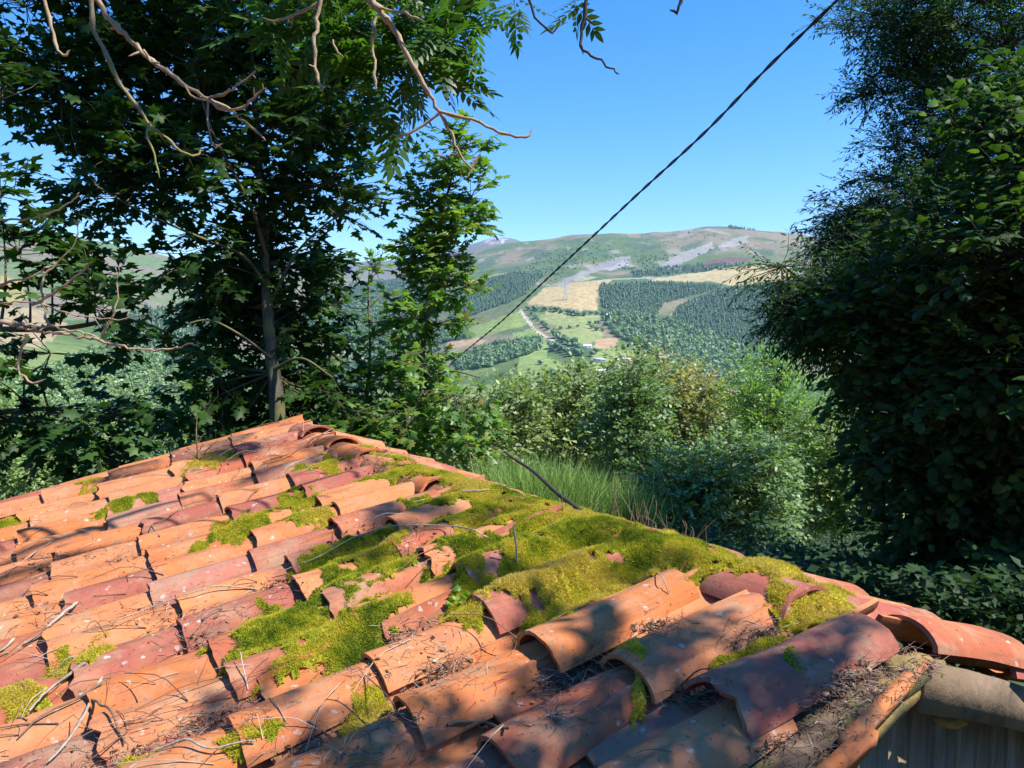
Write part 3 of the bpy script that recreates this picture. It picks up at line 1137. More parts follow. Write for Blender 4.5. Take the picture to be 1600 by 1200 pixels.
def tile_mesh(seed, L=.47, w_lo=.108, w_up=.088, ch=False, chip=.006, th_=.014, half=78):
    r = np.random.default_rng(seed)
    nl, ns = 9, 12
    y = np.linspace(0, L, nl)
    V = []
    seedv = seed * 7.3
    for layer in (0, 1):
        for a_ in range(nl):
            yy = y[a_]
            w = w_up + (w_lo - w_up) * (yy / L)
            for k in range(ns + 1):
                an = math.radians(-half + 2 * half * k / ns)
                rr = w - (th_ if layer else 0)
                px = rr * math.sin(an) * 1.0
                pz = rr * math.cos(an) * .80
                ye = yy
                if a_ == 0 or a_ == nl - 1:
                    n_ = vnoise(np.array((k * .55, seedv + a_, 0)), 1, 3) + .5 * vnoise(np.array((k * 1.4, seedv + a_, 4)), 1, 3) - .75
                    ye += n_ * chip * (2.2 if a_ else 1.5)
                q = np.array((px * 8, ye * 8, pz * 8 + seedv))
                d = (vnoise(q, 1, 7) - .5) * .008
                V.append((px + d * math.sin(an), ye, pz + d - w * math.cos(math.radians(half)) * .86))
    V = np.array(V)
    # gentle warp
    V[:, 2] += r.normal(0, .004) * np.sin(V[:, 1] / L * PI)
    V[:, 0] += r.normal(0, .004) * np.sin(V[:, 1] / L * PI)
    n = ns + 1
    F = []
    o = nl * n
    for a_ in range(nl - 1):
        for k in range(ns):
            i0 = a_ * n + k
            F.append((i0, i0 + 1, i0 + n + 1, i0 + n))
            F.append((o + i0, o + i0 + n, o + i0 + n + 1, o + i0 + 1))
    for k in range(ns):
        F.append((k, o + k, o + k + 1, k + 1))
        e = (nl - 1) * n + k
        F.append((e, e + 1, o + e + 1, o + e))
    for a_ in range(nl - 1):
        e = a_ * n
        F.append((e, e + n, o + e + n, o + e))
        e = a_ * n + ns
        F.append((e, o + e, o + e + n, e + n))
    F = np.array(F)
    if ch:
        V[:, 2] *= -1
        V[:, 1] = L - V[:, 1]
        # wide end uphill, hollow upwards; mirrored twice keeps the winding
    me = nmesh('roof_tile', V, F, MAT['tile'], True)
    me.validate()
    me.set_sharp_from_angle(angle=math.radians(40))
    return me


COVER = [tile_mesh(i, L=.47 + .02 * (i % 3), chip=.004 + .009 * (i % 4 == 0)) for i in range(14)]
NARROW = [tile_mesh(20 + i, L=.43 + .02 * (i % 3), w_lo=.099, w_up=.08, chip=.005 + .010 * (i % 3 == 0)) for i in range(14)]
CHAN = [tile_mesh(40 + i, ch=True, chip=.005) for i in range(5)]
RIDGE = [tile_mesh(60 + i, L=.46, w_lo=.118, w_up=.098, chip=.006, half=70) for i in range(5)]
RIGHTT = [tile_mesh(80 + i, L=.50, w_lo=.115, w_up=.095, chip=.006) for i in range(6)]

shed = thing('stone_shed', 'low shed under an old mossy barrel tile roof beside the viewer', 'shed', tuple(NP + E1 * 2 + np.array((0, 0, -2.2))))
tilecols = []
bvV, bvF, bvn = [], [], 0
tiles_made = []


def place(me, pos, xa, ya, za, yaw=0, roll=0, pitch=0):
    R = Matrix((xa, ya, za)).transposed()
    R = R @ (Matrix.Rotation(yaw, 3, 'Z') @ Matrix.Rotation(roll, 3, 'Y') @ Matrix.Rotation(pitch, 3, 'X'))
    M4 = Matrix.Translation(pos) @ R.to_4x4()
    tiles_made.append((me, M4))
    return M4


def rot_frame(x, y, z):
    return Vector(x), Vector(y), Vector(z)


XA = np.cross(E2, N1)
SP_ROW = .208
rowsS = []
s = .02
while s < RL + .02:
    rowsS.append(s)
    s += SP_ROW + random.uniform(-.008, .012) + (.05 if s < .9 else 0)
for ri, s0 in enumerate(rowsS):
    slen_ = 4.2
    t = .02 + random.uniform(-.05, .1)
    drift = random.uniform(-.012, .012)
    expo = random.uniform(.36, .41) if s0 < .9 else random.uniform(.33, .38)
    k = 0
    while t < slen_:
        ss = s0 + drift * t + random.uniform(-.007, .007)
        # tile runs t .. t+L downhill; upper end tucked under the tile above
        place(random.choice(COVER if s0 < .9 else NARROW), roofpt(ss, t, .036 + random.uniform(0, .008)), *rot_frame(XA, E2, N1),
              yaw=random.gauss(0, .02), roll=random.gauss(0, .05), pitch=.055 + random.uniform(0, .02))
        sc_ = s0 + (SP_ROW + (.05 if s0 < .9 else 0)) / 2 + drift * t
        place(random.choice(CHAN), roofpt(sc_, t - .1, .078), *rot_frame(XA, E2, N1),
              yaw=random.gauss(0, .012), roll=random.gauss(0, .03), pitch=.035)
        t += expo + random.uniform(-.02, .02)
        k += 1
# far slope
XB = np.cross(E3, N3)
s = .0
ridx = 0
while s < RL:
    t = .06 + random.uniform(-.02, .03)
    while t < 2.4:
        place(random.choice(RIGHTT), farpt(s + random.uniform(-.006, .006), t, .036 + random.uniform(0, .01)), *rot_frame(XB, E3, N3),
              yaw=random.gauss(0, .025), roll=random.gauss(0, .05), pitch=.05 + random.uniform(0, .02))
        place(random.choice(CHAN), farpt(s + .12, t - .08, .075), *rot_frame(XB, E3, N3), pitch=.035)
        t += .39
    s += .236
# ridge caps along the ridge, axis towards the viewer
s = RL
XR = np.cross(-E1, np.array((0, 0, 1.0)))
while s > .42:
    p = NP + E1 * s + np.array((0, 0, .018 + sag(s, 0) + random.uniform(0, .01)))
    place(random.choice(RIDGE), p, *rot_frame(XR, -E1, (0, 0, 1)), yaw=random.gauss(0, .035), roll=random.gauss(0, .05), pitch=.05)
    s -= .37

for me, M4 in tiles_made:
    n_ = len(me.vertices)
    a_ = np.empty(n_ * 3, np.float32)
    me.vertices.foreach_get('co', a_)
    a_ = a_.reshape(-1, 3)
    m_ = np.array(M4)
    w_ = a_ @ m_[:3, :3].T + m_[:3, 3]
    f_ = np.empty(len(me.loops), np.int32)
    me.loops.foreach_get('vertex_index', f_)
    bvV.append(w_)
    bvF.append(f_.reshape(-1, 4) + bvn)
    bvn += n_
bvVa = np.concatenate(bvV)
bvFa = np.concatenate(bvF)
BVH = BVHTree.FromPolygons(bvVa.tolist(), bvFa.tolist())

# which tiles the photograph shows largest: probe with rays from the viewpoint
fcount = np.cumsum([0] + [len(f) for f in bvF])
score = np.zeros(len(tiles_made))
for v in range(640, 1205, 5):
    for u in range(0, 1600, 6):
        d = Vector(at(u, v, 1.0)).normalized()
        h = BVH.ray_cast(Vector((0, 0, 0)), d)
        if h[2] is not None:
            score[np.searchsorted(fcount, h[2], side='right') - 1] += 1
order = np.argsort(-score)
single = set(int(i) for i in order[:300] if score[i] > 0)
SI = Matrix.Translation(shed.location).inverted()
restV, restF, rn = [], [], 0
for i_, (me, M4) in enumerate(tiles_made):
    if i_ in single:
        o = bpy.data.objects.new('roof_tile', me)
        C.objects.link(o)
        o.parent = shed
        o.matrix_local = SI @ M4
    else:
        restV.append(bvV[i_])
        restF.append(bvF[i_] - fcount_v if False else bvF[i_] - bvF[i_].min() + rn)
        rn += len(bvV[i_])
keep(link('hidden_tiles', nmesh('hidden_tiles', np.concatenate(restV), np.concatenate(restF), MAT['tile'], True), shed, 'stuff'), shed)

# unseen deck under the tiles, put in to block light
MAT['wood'] = bark_mat('dark_deck_wood', (.03, .02, .015), (.08, .055, .04), None, 8)


def slab(name, pts4, th_, nrm, mat, parent=shed):
    P = np.array(pts4)
    V = np.vstack([P, P - np.asarray(nrm) * th_])
    F = np.array([(0, 1, 2, 3), (7, 6, 5, 4), (0, 4, 5, 1), (1, 5, 6, 2), (2, 6, 7, 3), (3, 7, 4, 0)])
    o = link(name, nmesh(name, V, F, mat), parent)
    if parent:
        keep(o, parent)
    return o


slab('light_block_deck', [roofpt(.06, 0.02, -.045), roofpt(RL, 0.02, -.045), roofpt(RL, 4.3, -.045), roofpt(.06, 4.3, -.045)], .03, N1, MAT['wood'])
slab('light_block_deck', [farpt(.07, 0.03, -.045), farpt(.07, 2.6, -.045), farpt(RL, 2.6, -.045), farpt(RL, 0.03, -.045)], .03, N3, MAT['wood'])

# gable wall of weathered boards facing the viewer
def plank_mat():
    m, nt, b = M('weathered_planks')
    L = nt.links
    tc = nt.nodes.new('ShaderNodeTexCoord')
    oi = nt.nodes.new('ShaderNodeObjectInfo')
    mp = nt.nodes.new('ShaderNodeMapping')
    mp.inputs['Scale'].default_value = (1, 1, .09)
    L.new(tc.outputs['Object'], mp.inputs[0])
    f = noise(nt, mp.outputs[0], 26, 8, .7, 1.2)
    c = ramp(nt, f, [(.25, (.09, .055, .03)), (.5, (.30, .20, .12)), (.75, (.52, .38, .24))])
    f2 = noise(nt, tc.outputs['Object'], 4, 5, .6)
    c = mix(nt, ramp(nt, f2, [(.5, (0, 0, 0)), (.7, (.7, .7, .7))]), c, (.24, .13, .055))
    f3 = noise(nt, tc.outputs['Object'], 9, 6, .7)
    c = mix(nt, ramp(nt, f3, [(.62, (0, 0, 0)), (.72, (.8, .8, .8))]), c, (.38, .30, .06))
    L.new(c, b.inputs['Base Color'])
    b.inputs['Roughness'].default_value = .85
    bp = nt.nodes.new('ShaderNodeBump')
    bp.inputs['Strength'].default_value = .7
    bp.inputs['Distance'].default_value = .006
    L.new(f, bp.inputs['Height'])
    L.new(bp.outputs[0], b.inputs['Normal'])
    return m


MAT['plank'] = plank_mat()
WN = np.array((.6, -.8, 0))
WX = np.array((.8, .6, 0))
W0 = NP + E1 * .04
x = -3.6
while x < 2.3:
    w = random.uniform(.10, .17)
    xm = x + w / 2
    top = (-.145 + (xm * .245 if xm < 0 else -xm * .46)) + (.0 if xm < 0 else .085)
    d = random.uniform(0, .012)
    P = [W0 + WX * x + WN * d, W0 + WX * (x + w - .006) + WN * d]
    zt = NP[2] + top
    zb = -3.4
    V = []
    for yy in (0, -.025):
        for q in (0, 1):
            for zz in (zb, zt + random.uniform(-.01, .01)):
                pp = P[q] + WN * yy
                V.append((pp[0], pp[1], zz))
    V = np.array(V)
    F = np.array([(0, 2, 3, 1), (4, 5, 7, 6), (0, 1, 5, 4), (2, 6, 7, 3), (1, 3, 7, 5), (0, 4, 6, 2)])
    keep(link('plank', nmesh('plank', V, F, MAT['plank']), shed), shed)
    x += w
# long side walls and far gable (out of sight)
for nm, a_, b_ in (('side_wall', NP + E1 * .1 + WX * -3.55, NP + E1 * RL + WX * -3.55), ('side_wall', NP + E1 * .1 + WX * 2.15, NP + E1 * RL + WX * 2.15),
                   ('end_wall', NP + E1 * RL + WX * -3.5, NP + E1 * RL + WX * 2.1)):
    zt = -1.82 if nm == 'side_wall' and a_ is not None and (a_ - NP) @ WX < 0 else -1.85
    V = np.array([(a_[0], a_[1], -4.5), (b_[0], b_[1], -4.5), (b_[0], b_[1], zt), (a_[0], a_[1], zt)])
    d = V[1] - V[0]
    nn = np.cross(d, (0, 0, 1.0))
    slab(nm, V, .2, nn / np.linalg.norm(nn), MAT['plank'])

# fascia board under the right verge, slightly bowed
def strip(name, pts, width, thick, updir, mat, parent=shed, n=14):
    P = spline(pts, n)
    T = unit(np.gradient(P, axis=0))
    upv = unit(np.asarray(updir, float) - T * (T @ np.asarray(updir, float))[:, None])
    sd = np.cross(T, upv)
    V = []
    for i in range(n):
        jn = (vnoise(P[i] * 9 + 3, 1, 2) - .5) * .008
        for a_, b_ in ((-.5, -.5), (.5, -.5), (.5, .5), (-.5, .5)):
            V.append(P[i] + upv[i] * (a_ * width + jn) + sd[i] * b_ * thick)
    V = np.array(V)
    F = [(i * 4 + k, i * 4 + (k + 1) % 4, i * 4 + 4 + (k + 1) % 4, i * 4 + 4 + k) for i in range(n - 1) for k in range(4)]
    F += [(3, 2, 1, 0), tuple((n - 1) * 4 + k for k in range(4))]
    me = nmesh(name, V, np.array(F), mat)
    o = link(name, me, parent)
    if parent:
        keep(o, parent)
    return o


fa = NP + WN * .07
def fp(x_, dz, out=0.0):
    return NP + WX * x_ + WN * (.05 + out) + np.array((0, 0, (x_ * .255 if x_ < 0 else -x_ * .46) + dz))


MAT['board'] = bark_mat('old_board', (.07, .045, .028), (.30, .20, .12), (.20, .13, .07), 9)
strip('fascia_board', [fp(-.02, -.045, .06), fp(.25, -.04, .072), fp(.5, -.03, .075), fp(.8, -.03, .07), fp(1.2, -.03, .07), fp(2.2, -.03, .07)], .12, .016, (0, 0, 1), MAT['board'])
# tile rims lining the left verge (long pieces seen on edge)
MAT['ochre'] = bark_mat('lichened_mortar', (.12, .075, .03), (.44, .28, .075), (.16, .14, .05), 22)
strip('verge_tile', [fp(-.0, -.005, .055), fp(-.15, .0, .055), fp(-.36, .012, .06)], .034, .03, (0.25, 0, 1), MAT['tile'])
strip('verge_tile', [fp(-.28, .0, .075), fp(-.48, .02, .075), fp(-.80, .03, .075)], .038, .03, (0.25, 0, 1), MAT['tile'])
strip('verge_tile', [fp(-.74, .0, .06), fp(-1.0, .0, .065), fp(-1.3, .0, .065)], .04, .03, (0.25, 0, 1), MAT['tile'])
strip('verge_batten', [fp(-.03, -.045, .04), fp(-.4, -.03, .045), fp(-.8, -.03, .05), fp(-3.5, -.10, .05)], .05, .04, (0, 0, 1), MAT['ochre'])
slab('litter_bed', [roofpt(.12, .02, .022), roofpt(-.13, .02, .018), roofpt(-.13, 4.2, .018), roofpt(.12, 4.2, .022)], .03, N1, bark_mat('leaf_mould', (.05, .03, .02), (.17, .11, .07), (.10, .09, .02), 30))


def lump(name, p, r, mat, parent=shed, seed=0, sq=(1, 1, .7)):
    bm = bmesh.new()
    bmesh.ops.create_icosphere(bm, subdivisions=3, radius=1)
    V = np.array([v.co[:] for v in bm.verts])
    T = np.array([[v.index for v in f.verts] for f in bm.faces])
    bm.free()
    V = V * (1 + (fbm(V + seed * 9.1, 1.6, 3, 5)[:, None] - .5) * 1.1 + (fbm(V + seed * 3.3, 6, 3, 8)[:, None] - .5) * .35) * np.array(sq) * r
    o = link(name, nmesh(name, V + p, T, mat, True), parent)
    if parent:
        keep(o, parent)
    return o


for k, (x_, dz, r) in enumerate(((-.04, .0, .042), (.05, -.03, .05), (.15, -.075, .045), (-.12, -.01, .04), (.25, -.115, .035))):
    lump('mortar_lump', fp(x_, dz, .02), r, MAT['ochre'], seed=k, sq=(1.25, .8, .8))

# ------------------------------------------------------------------ moss
MOSS = [  # u, v, ru, rv, tilt deg (clockwise), thickness
    (660, 728, 70, 13, 12, .7), (720, 765, 70, 20, 16, 1), (690, 750, 60, 18, 14, .9), (760, 790, 55, 22, 18, .9), (690, 800, 55, 16, -12, .8),
    (880, 850, 150, 38, 14, 1.1), (840, 900, 130, 42, 8, 1.3), (790, 945, 70, 42, 0, 1.2), (740, 905, 40, 25, -25, .9), (960, 870, 110, 32, 14, 1.2),
    (1060, 885, 85, 24, 17, 1.1), (1140, 895, 60, 20, 18, .9), (1230, 915, 62, 18, 16, 1.1), (1270, 935, 60, 20, 22, 1.0), (1255, 965, 55, 22, 5, .8),
    (575, 885, 75, 34, -22, 1.0), (520, 890, 50, 16, -20, .7), (535, 930, 45, 26, -10, .8), (610, 905, 40, 22, -15, .8),
    (430, 1010, 80, 36, -22, 1.0), (395, 1040, 50, 18, -20, .8), (555, 1010, 50, 38, -25, .9), (600, 985, 50, 12, -30, .7), (470, 1050, 60, 10, -25, .7),
    (505, 742, 38, 14, -10, .7), (470, 795, 38, 14, -14, .7), (485, 822, 50, 12, -12, .7), (385, 838, 42, 17, -14, .8), (370, 855, 30, 10, -10, .6),
    (135, 1050, 58, 20, -25, .8), (30, 1108, 34, 24, -10, .8), (190, 808, 34, 8, -16, .6), (130, 768, 30, 9, -10, .6), (325, 735, 42, 12, -20, .6), (230, 795, 20, 8, -10, .5),
    (985, 1050, 26, 34, -10, .7), (1160, 1035, 70, 9, -24, .6), (1240, 1080, 20, 30, -5, .6), (735, 985, 42, 28, -25, .9), (915, 950, 52, 20, -12, .9),
    (845, 985, 40, 24, -20, .8), (565, 1118, 34, 20, -20, .6), (400, 1182, 60, 14, -15, .7), (250, 1190, 50, 10, -12, .6), (1000, 1095, 14, 34, 10, .5),
    (830, 815, 60, 14, 14, .7), (940, 830, 60, 14, 20, .7), (590, 760, 60, 9, -12, .5), (1105, 915, 40, 12, -10, .6), (310, 870, 16, 6, -20, .5), (20, 830, 30, 8, -14, .5),
    (890, 1000, 16, 26, -30, .5), (700, 830, 30, 14, 0, .7),
]
gs, gt = .0105, .0105
SS, TTg = np.meshgrid(np.arange(-.16, RL + .1, gs), np.arange(-.30, 2.9, gt), indexing='ij')
# t < 0: over the ridge, on the far slope
base = NP + SS[..., None] * E1
PTS = np.where(TTg[..., None] >= 0, base + E2 * TTg[..., None], base - E3 * TTg[..., None])
sg = .025 * np.sin(SS * 1.7 + .4) - .02 * np.sin(TTg * 1.3 + SS * .9) + .02 * np.exp(-((SS - 2.2) / 1.2) ** 2) - .015
PTS[..., 2] += sg + .05
mu, mv, mz = proj(PTS)
mask = np.full(SS.shape, -9.0)
wob = fbm(PTS, 14, 4, 71)
wob2 = fbm(PTS, 45, 3, 72)
thick = np.zeros(SS.shape)
for (u, v, ru, rv, ang, tk) in MOSS:
    a_ = math.radians(ang)
    du, dv = mu - u, mv - v
    x_ = (du * math.cos(a_) + dv * math.sin(a_)) / ru
    y_ = (-du * math.sin(a_) + dv * math.cos(a_)) / rv
    q = 1 - np.hypot(x_, y_)
    thick = np.where(q > mask, tk, thick)
    mask = np.maximum(mask, q)
# a little moss also carries over the crest where it cannot be seen
mask = np.maximum(mask, np.where((TTg < .02) & (SS > .4) & (SS < 2.9), .12 + (TTg - .02) * 1.5, -9))
mask = mask + .05 + (wob - .5) * 2.3 + (wob2 - .5) * 1.2
act = mask > -.5
H = np.full(SS.shape, np.nan)
dn = Vector((0, 0, -1))
ii, jj = np.where(act)
for a_, b_ in zip(ii, jj):
    p = PTS[a_, b_]
    h = BVH.ray_cast(Vector((p[0], p[1], p[2] + .5)), dn)
    H[a_, b_] = h[0][2] if h[0] is not None else p[2]
Hf = np.where(np.isnan(H), PTS[..., 2], H)
hrel = Hf - (PTS[..., 2] - .05)
mask = mask + np.where(TTg > .12, np.clip((.085 - hrel) / .05, -1.0, 1.2) * .22, 0)
act = act & (mask > -.14)
ii, jj = np.where(act)
B = Hf.copy()
for _ in range(14):
    B[1:-1] = (B[:-2] + 2 * B[1:-1] + B[2:]) / 4
    B[:, 1:-1] = (B[:, :-2] + 2 * B[:, 1:-1] + B[:, 2:]) / 4
B2 = Hf.copy()
for _ in range(5):
    B2[1:-1] = (B2[:-2] + 2 * B2[1:-1] + B2[2:]) / 4
    B2[:, 1:-1] = (B2[:, :-2] + 2 * B2[:, 1:-1] + B2[:, 2:]) / 4
k = sstep(.0, .75, mask)
cush = fbm(PTS, 26, 3, 73)
lev = B2 * (1 - k) + np.maximum(B, B2 - .012) * k
MZ = lev + sstep(-.12, .40, mask) * (.005 + .011 * thick) * (.55 + .9 * cush) - .006 * (1 - sstep(-.14, .0, mask))
MP = PTS.copy()
MP[..., 2] = MZ
idx = -np.ones(SS.shape, int)
idx[ii, jj] = np.arange(len(ii))
q = act[:-1, :-1] & act[1:, :-1] & act[1:, 1:] & act[:-1, 1:]
qa, qb = np.where(q)
F = np.stack([idx[qa, qb], idx[qa + 1, qb], idx[qa + 1, qb + 1], idx[qa, qb + 1]], 1)
MV = MP[ii, jj]
hue = np.clip(.70 + (fbm(MP, 5, 3, 81) - .5) * 2.2 + (fbm(MP, 40, 2, 82) - .5) * .8, 0, 1)


def moss_mat():
    m, nt, b = M('moss')
    a = nt.nodes.new('ShaderNodeAttribute')
    a.attribute_name = 'rnd'
    c = ramp(nt, a.outputs['Fac'], [(0, (.10, .18, .015)), (.3, (.34, .38, .025)), (.55, (.56, .51, .04)), (.8, (.68, .56, .06)), (1, (.50, .36, .13))])
    nt.links.new(c, b.inputs['Base Color'])
    b.inputs['Roughness'].default_value = .8
    b.inputs['Specular IOR Level'].default_value = .15
    t = nt.nodes.new('ShaderNodeBsdfTranslucent')
    nt.links.new(c, t.inputs['Color'])
    ms = nt.nodes.new('ShaderNodeMixShader')
    ms.inputs[0].default_value = .38
    nt.links.new(b.outputs[0], ms.inputs[1])
    nt.links.new(t.outputs[0], ms.inputs[2])
    nt.links.new(ms.outputs[0], nt.nodes['Material Output'].inputs[0])
    return m


MAT['moss'] = moss_mat()
# turf of tiny shoots
A_, B_, C_, D_ = (MV[F[:, k_]] for k_ in range(4))
fm = mask[qa, qb]
nper = 34
wsel = np.where(fm > .02, 1.0, .35)
rep = rng.poisson(nper * wsel * np.where(TTg[qa, qb] < -.08, .4, 1))
src = np.repeat(np.arange(len(F)), rep)
r1, r2 = rng.random(len(src)), rng.random(len(src))
bp_ = (A_[src] * ((1 - r1) * (1 - r2))[:, None] + B_[src] * (r1 * (1 - r2))[:, None] + C_[src] * (r1 * r2)[:, None] + D_[src] * ((1 - r1) * r2)[:, None])
nrm = np.cross(B_ - A_, D_ - A_)
nrm = unit(nrm)
nrm = np.where(nrm[:, 2:3] < 0, -nrm, nrm)
nb = unit(nrm[src] + np.array((0, 0, .2)) + rng.normal(0, .6, (len(src), 3)))
hh = rng.uniform(.004, .0105, len(src)) * (.7 + .6 * thick[qa, qb][src])
sd = unit(np.cross(nb, rng.normal(0, 1, (len(src), 3))))
ww = rng.uniform(.0009, .0018, len(src))
V3 = np.stack([bp_ - sd * ww[:, None] - nb * .002, bp_ + sd * ww[:, None] - nb * .002, bp_ + nb * hh[:, None]], 1)
hb_ = np.clip(hue[qa, qb][src] + rng.normal(0, .13, len(src)), 0, 1)
att = np.stack([hb_ * .75, hb_ * .75, np.clip(hb_ * 1.05 + .04, 0, 1)], 1).ravel()
T3 = np.arange(len(src) * 3).reshape(-1, 3)
allV = np.concatenate([MV, V3.reshape(-1, 3)])
mo = link('moss', nmesh('moss', allV, [F, T3 + len(MV)], MAT['moss'], False,
                       {'rnd': np.concatenate([hue[ii, jj] * .6, att])}), None, 'stuff',
          'yellow green moss cushions spread along the ridge and over the roof tiles')
print('moss quads', len(F), 'shoots', len(src))

# surfaces for loose things: tiles and moss together
def top(p, extra=.0):
    h = BVH.ray_cast(Vector((p[0], p[1], p[2] + .6)), dn)
    z = h[0][2] if h[0] is not None else p[2]
    return z


def roof_at(u, v):
    """point of the roof seen at u, v"""
    d = Vector(at(u, v, 1.0)).normalized()
    h = BVH.ray_cast(Vector((0, 0, 0)), d)
    if h[0] is None:
        return None
    return np.array(h[0])


# ------------------------------------------------------------------ dry litter in the channels
litV, litT, litA, ln = [], [], [], 0
LITTER = [(100, 870, 160, 20), (240, 960, 90, 18), (320, 960, 80, 14), (620, 840, 80, 30), (600, 720, 60, 22), (330, 1130, 140, 28), (300, 1000, 90, 18), (150, 1180, 160, 24),
          (560, 1050, 60, 14), (640, 1000, 90, 26), (700, 1050, 80, 30), (620, 1120, 70, 30), (880, 1060, 60, 30), (1090, 1080, 60, 24), (1170, 990, 60, 24),
          (1320, 1080, 60, 30), (330, 700, 60, 20), (420, 690, 60, 14), (700, 860, 60, 14), (60, 960, 60, 20), (450, 920, 60, 14), (870, 1120, 40, 20), (1250, 1180, 60, 30), (1020, 980, 60, 10),
          (530, 1180, 90, 20), (1290, 1130, 40, 50), (1340, 1060, 40, 30), (1230, 1180, 40, 30), (50, 880, 60, 14), (940, 1040, 40, 20)]
bagl = Bag()
def in_gap(p, lim=.068):
    return (p - NP) @ N1 - .0 < lim + random.uniform(-.015, .012)


for (u, v, ru, rv) in LITTER:
    for _ in range(int(160 + ru * rv / 5)):
        p = roof_at(u + random.gauss(0, ru * .5), v + random.gauss(0, rv * .5) - .25 * random.gauss(0, ru * .4))
        if p is None or not (in_gap(p) or random.random() < .16):
            continue
        a_ = random.uniform(0, 6.28)
        L = random.uniform(.012, .06)
        d = np.array((math.cos(a_), math.sin(a_), random.uniform(-.1, .55)))
        m1 = p + d * L * .5 + rng.normal(0, .09 * L, 3)
        P = [p + (0, 0, .001), m1, p + d * L]
        r_ = random.uniform(.0004, .0013)
        V, F_ = tube(P, [r_, r_ * .8, r_ * .4], 3)
        bagl.add(V, F_)
for _ in range(2600):
    p = roofpt(random.uniform(-.14, -.02), random.uniform(0, 1.4), .024)
    a_ = random.uniform(0, 6.28)
    L = random.uniform(.012, .055)
    d = np.array((math.cos(a_), math.sin(a_), random.uniform(-.05, .5)))
    r_ = random.uniform(.0005, .0014)
    V, F_ = tube([p, p + d * L * .5 + rng.normal(0, .09 * L, 3), p + d * L], [r_, r_ * .8, r_ * .4], 3)
    bagl.add(V, F_)
for (u0, v0, du, dv, n_) in ((400, 700, 110, 26, 60), (120, 900, 120, 70, 30), (250, 1080, 160, 70, 46), (640, 860, 70, 40, 10), (560, 1120, 120, 50, 12), (900, 1080, 120, 60, 4)):
    for _ in range(n_):
        p = roof_at(random.gauss(u0, du), random.gauss(v0, dv))
        if p is None:
            continue
        a_ = random.gauss(math.atan2(E2[1], E2[0]), .9)
        L = random.uniform(.07, .26)
        e = p + np.array((math.cos(a_), math.sin(a_), 0)) * L
        h = BVH.ray_cast(Vector((e[0], e[1], e[2] + .6)), dn)
        if h[0] is None:
            continue
        e[2] = h[0][2] + random.choice((.003, .003, .03))
        r_ = random.uniform(.0009, .0024)
        V, F_ = tube(spline([p + (0, 0, .004), (p + e) / 2 + rng.normal(0, .05 * L, 3) + (0, 0, .022), e], 6), np.linspace(r_, r_ * .5, 6), 4)
        bagl.add(V, F_)
m, nt, b = M('dry_litter')
a = nt.nodes.new('ShaderNodeAttribute')
a.attribute_name = 'rnd'
nt.links.new(ramp(nt, a.outputs['Fac'], [(0, (.10, .05, .035)), (.45, (.22, .11, .07)), (.7, (.38, .27, .18)), (1, (.52, .45, .36))]), b.inputs['Base Color'])
b.inputs['Roughness'].default_value = .9
MAT['litter'] = m
link('dry_litter', bagl.mesh('dry_litter', m), None, 'stuff', 'dry brown stems and plant litter caught between the tiles')
# dead leaves, curled
lv_, ll_ = [], []
pts = []
while len(pts) < 1100:
    (u, v, ru, rv) = random.choice(LITTER)
    p = roof_at(u + random.gauss(0, ru * .5), v + random.gauss(0, rv * .5))
    if p is not None and (in_gap(p) or random.random() < .05):
        pts.append(p + (0, 0, .004))
pts = np.array(pts)
dd = unit(rng.normal(0, 1, (len(pts), 3)) * (1, 1, .4))
MAT['deadleaf'] = leaf_mat('dead_leaf', [(.12, .06, .03), (.22, .12, .06), (.35, .24, .13)], .15)
link('dead_leaves', cloud(RHOMB, pts, frames(dd, rng.normal(0, .5, dd.shape) + (0, 0, 1)), rng.uniform(.008, .022, len(pts)), rng.random(len(pts)), 'dead_leaves', MAT['deadleaf']),
     None, 'stuff', 'small curled dead leaves scattered over the roof')

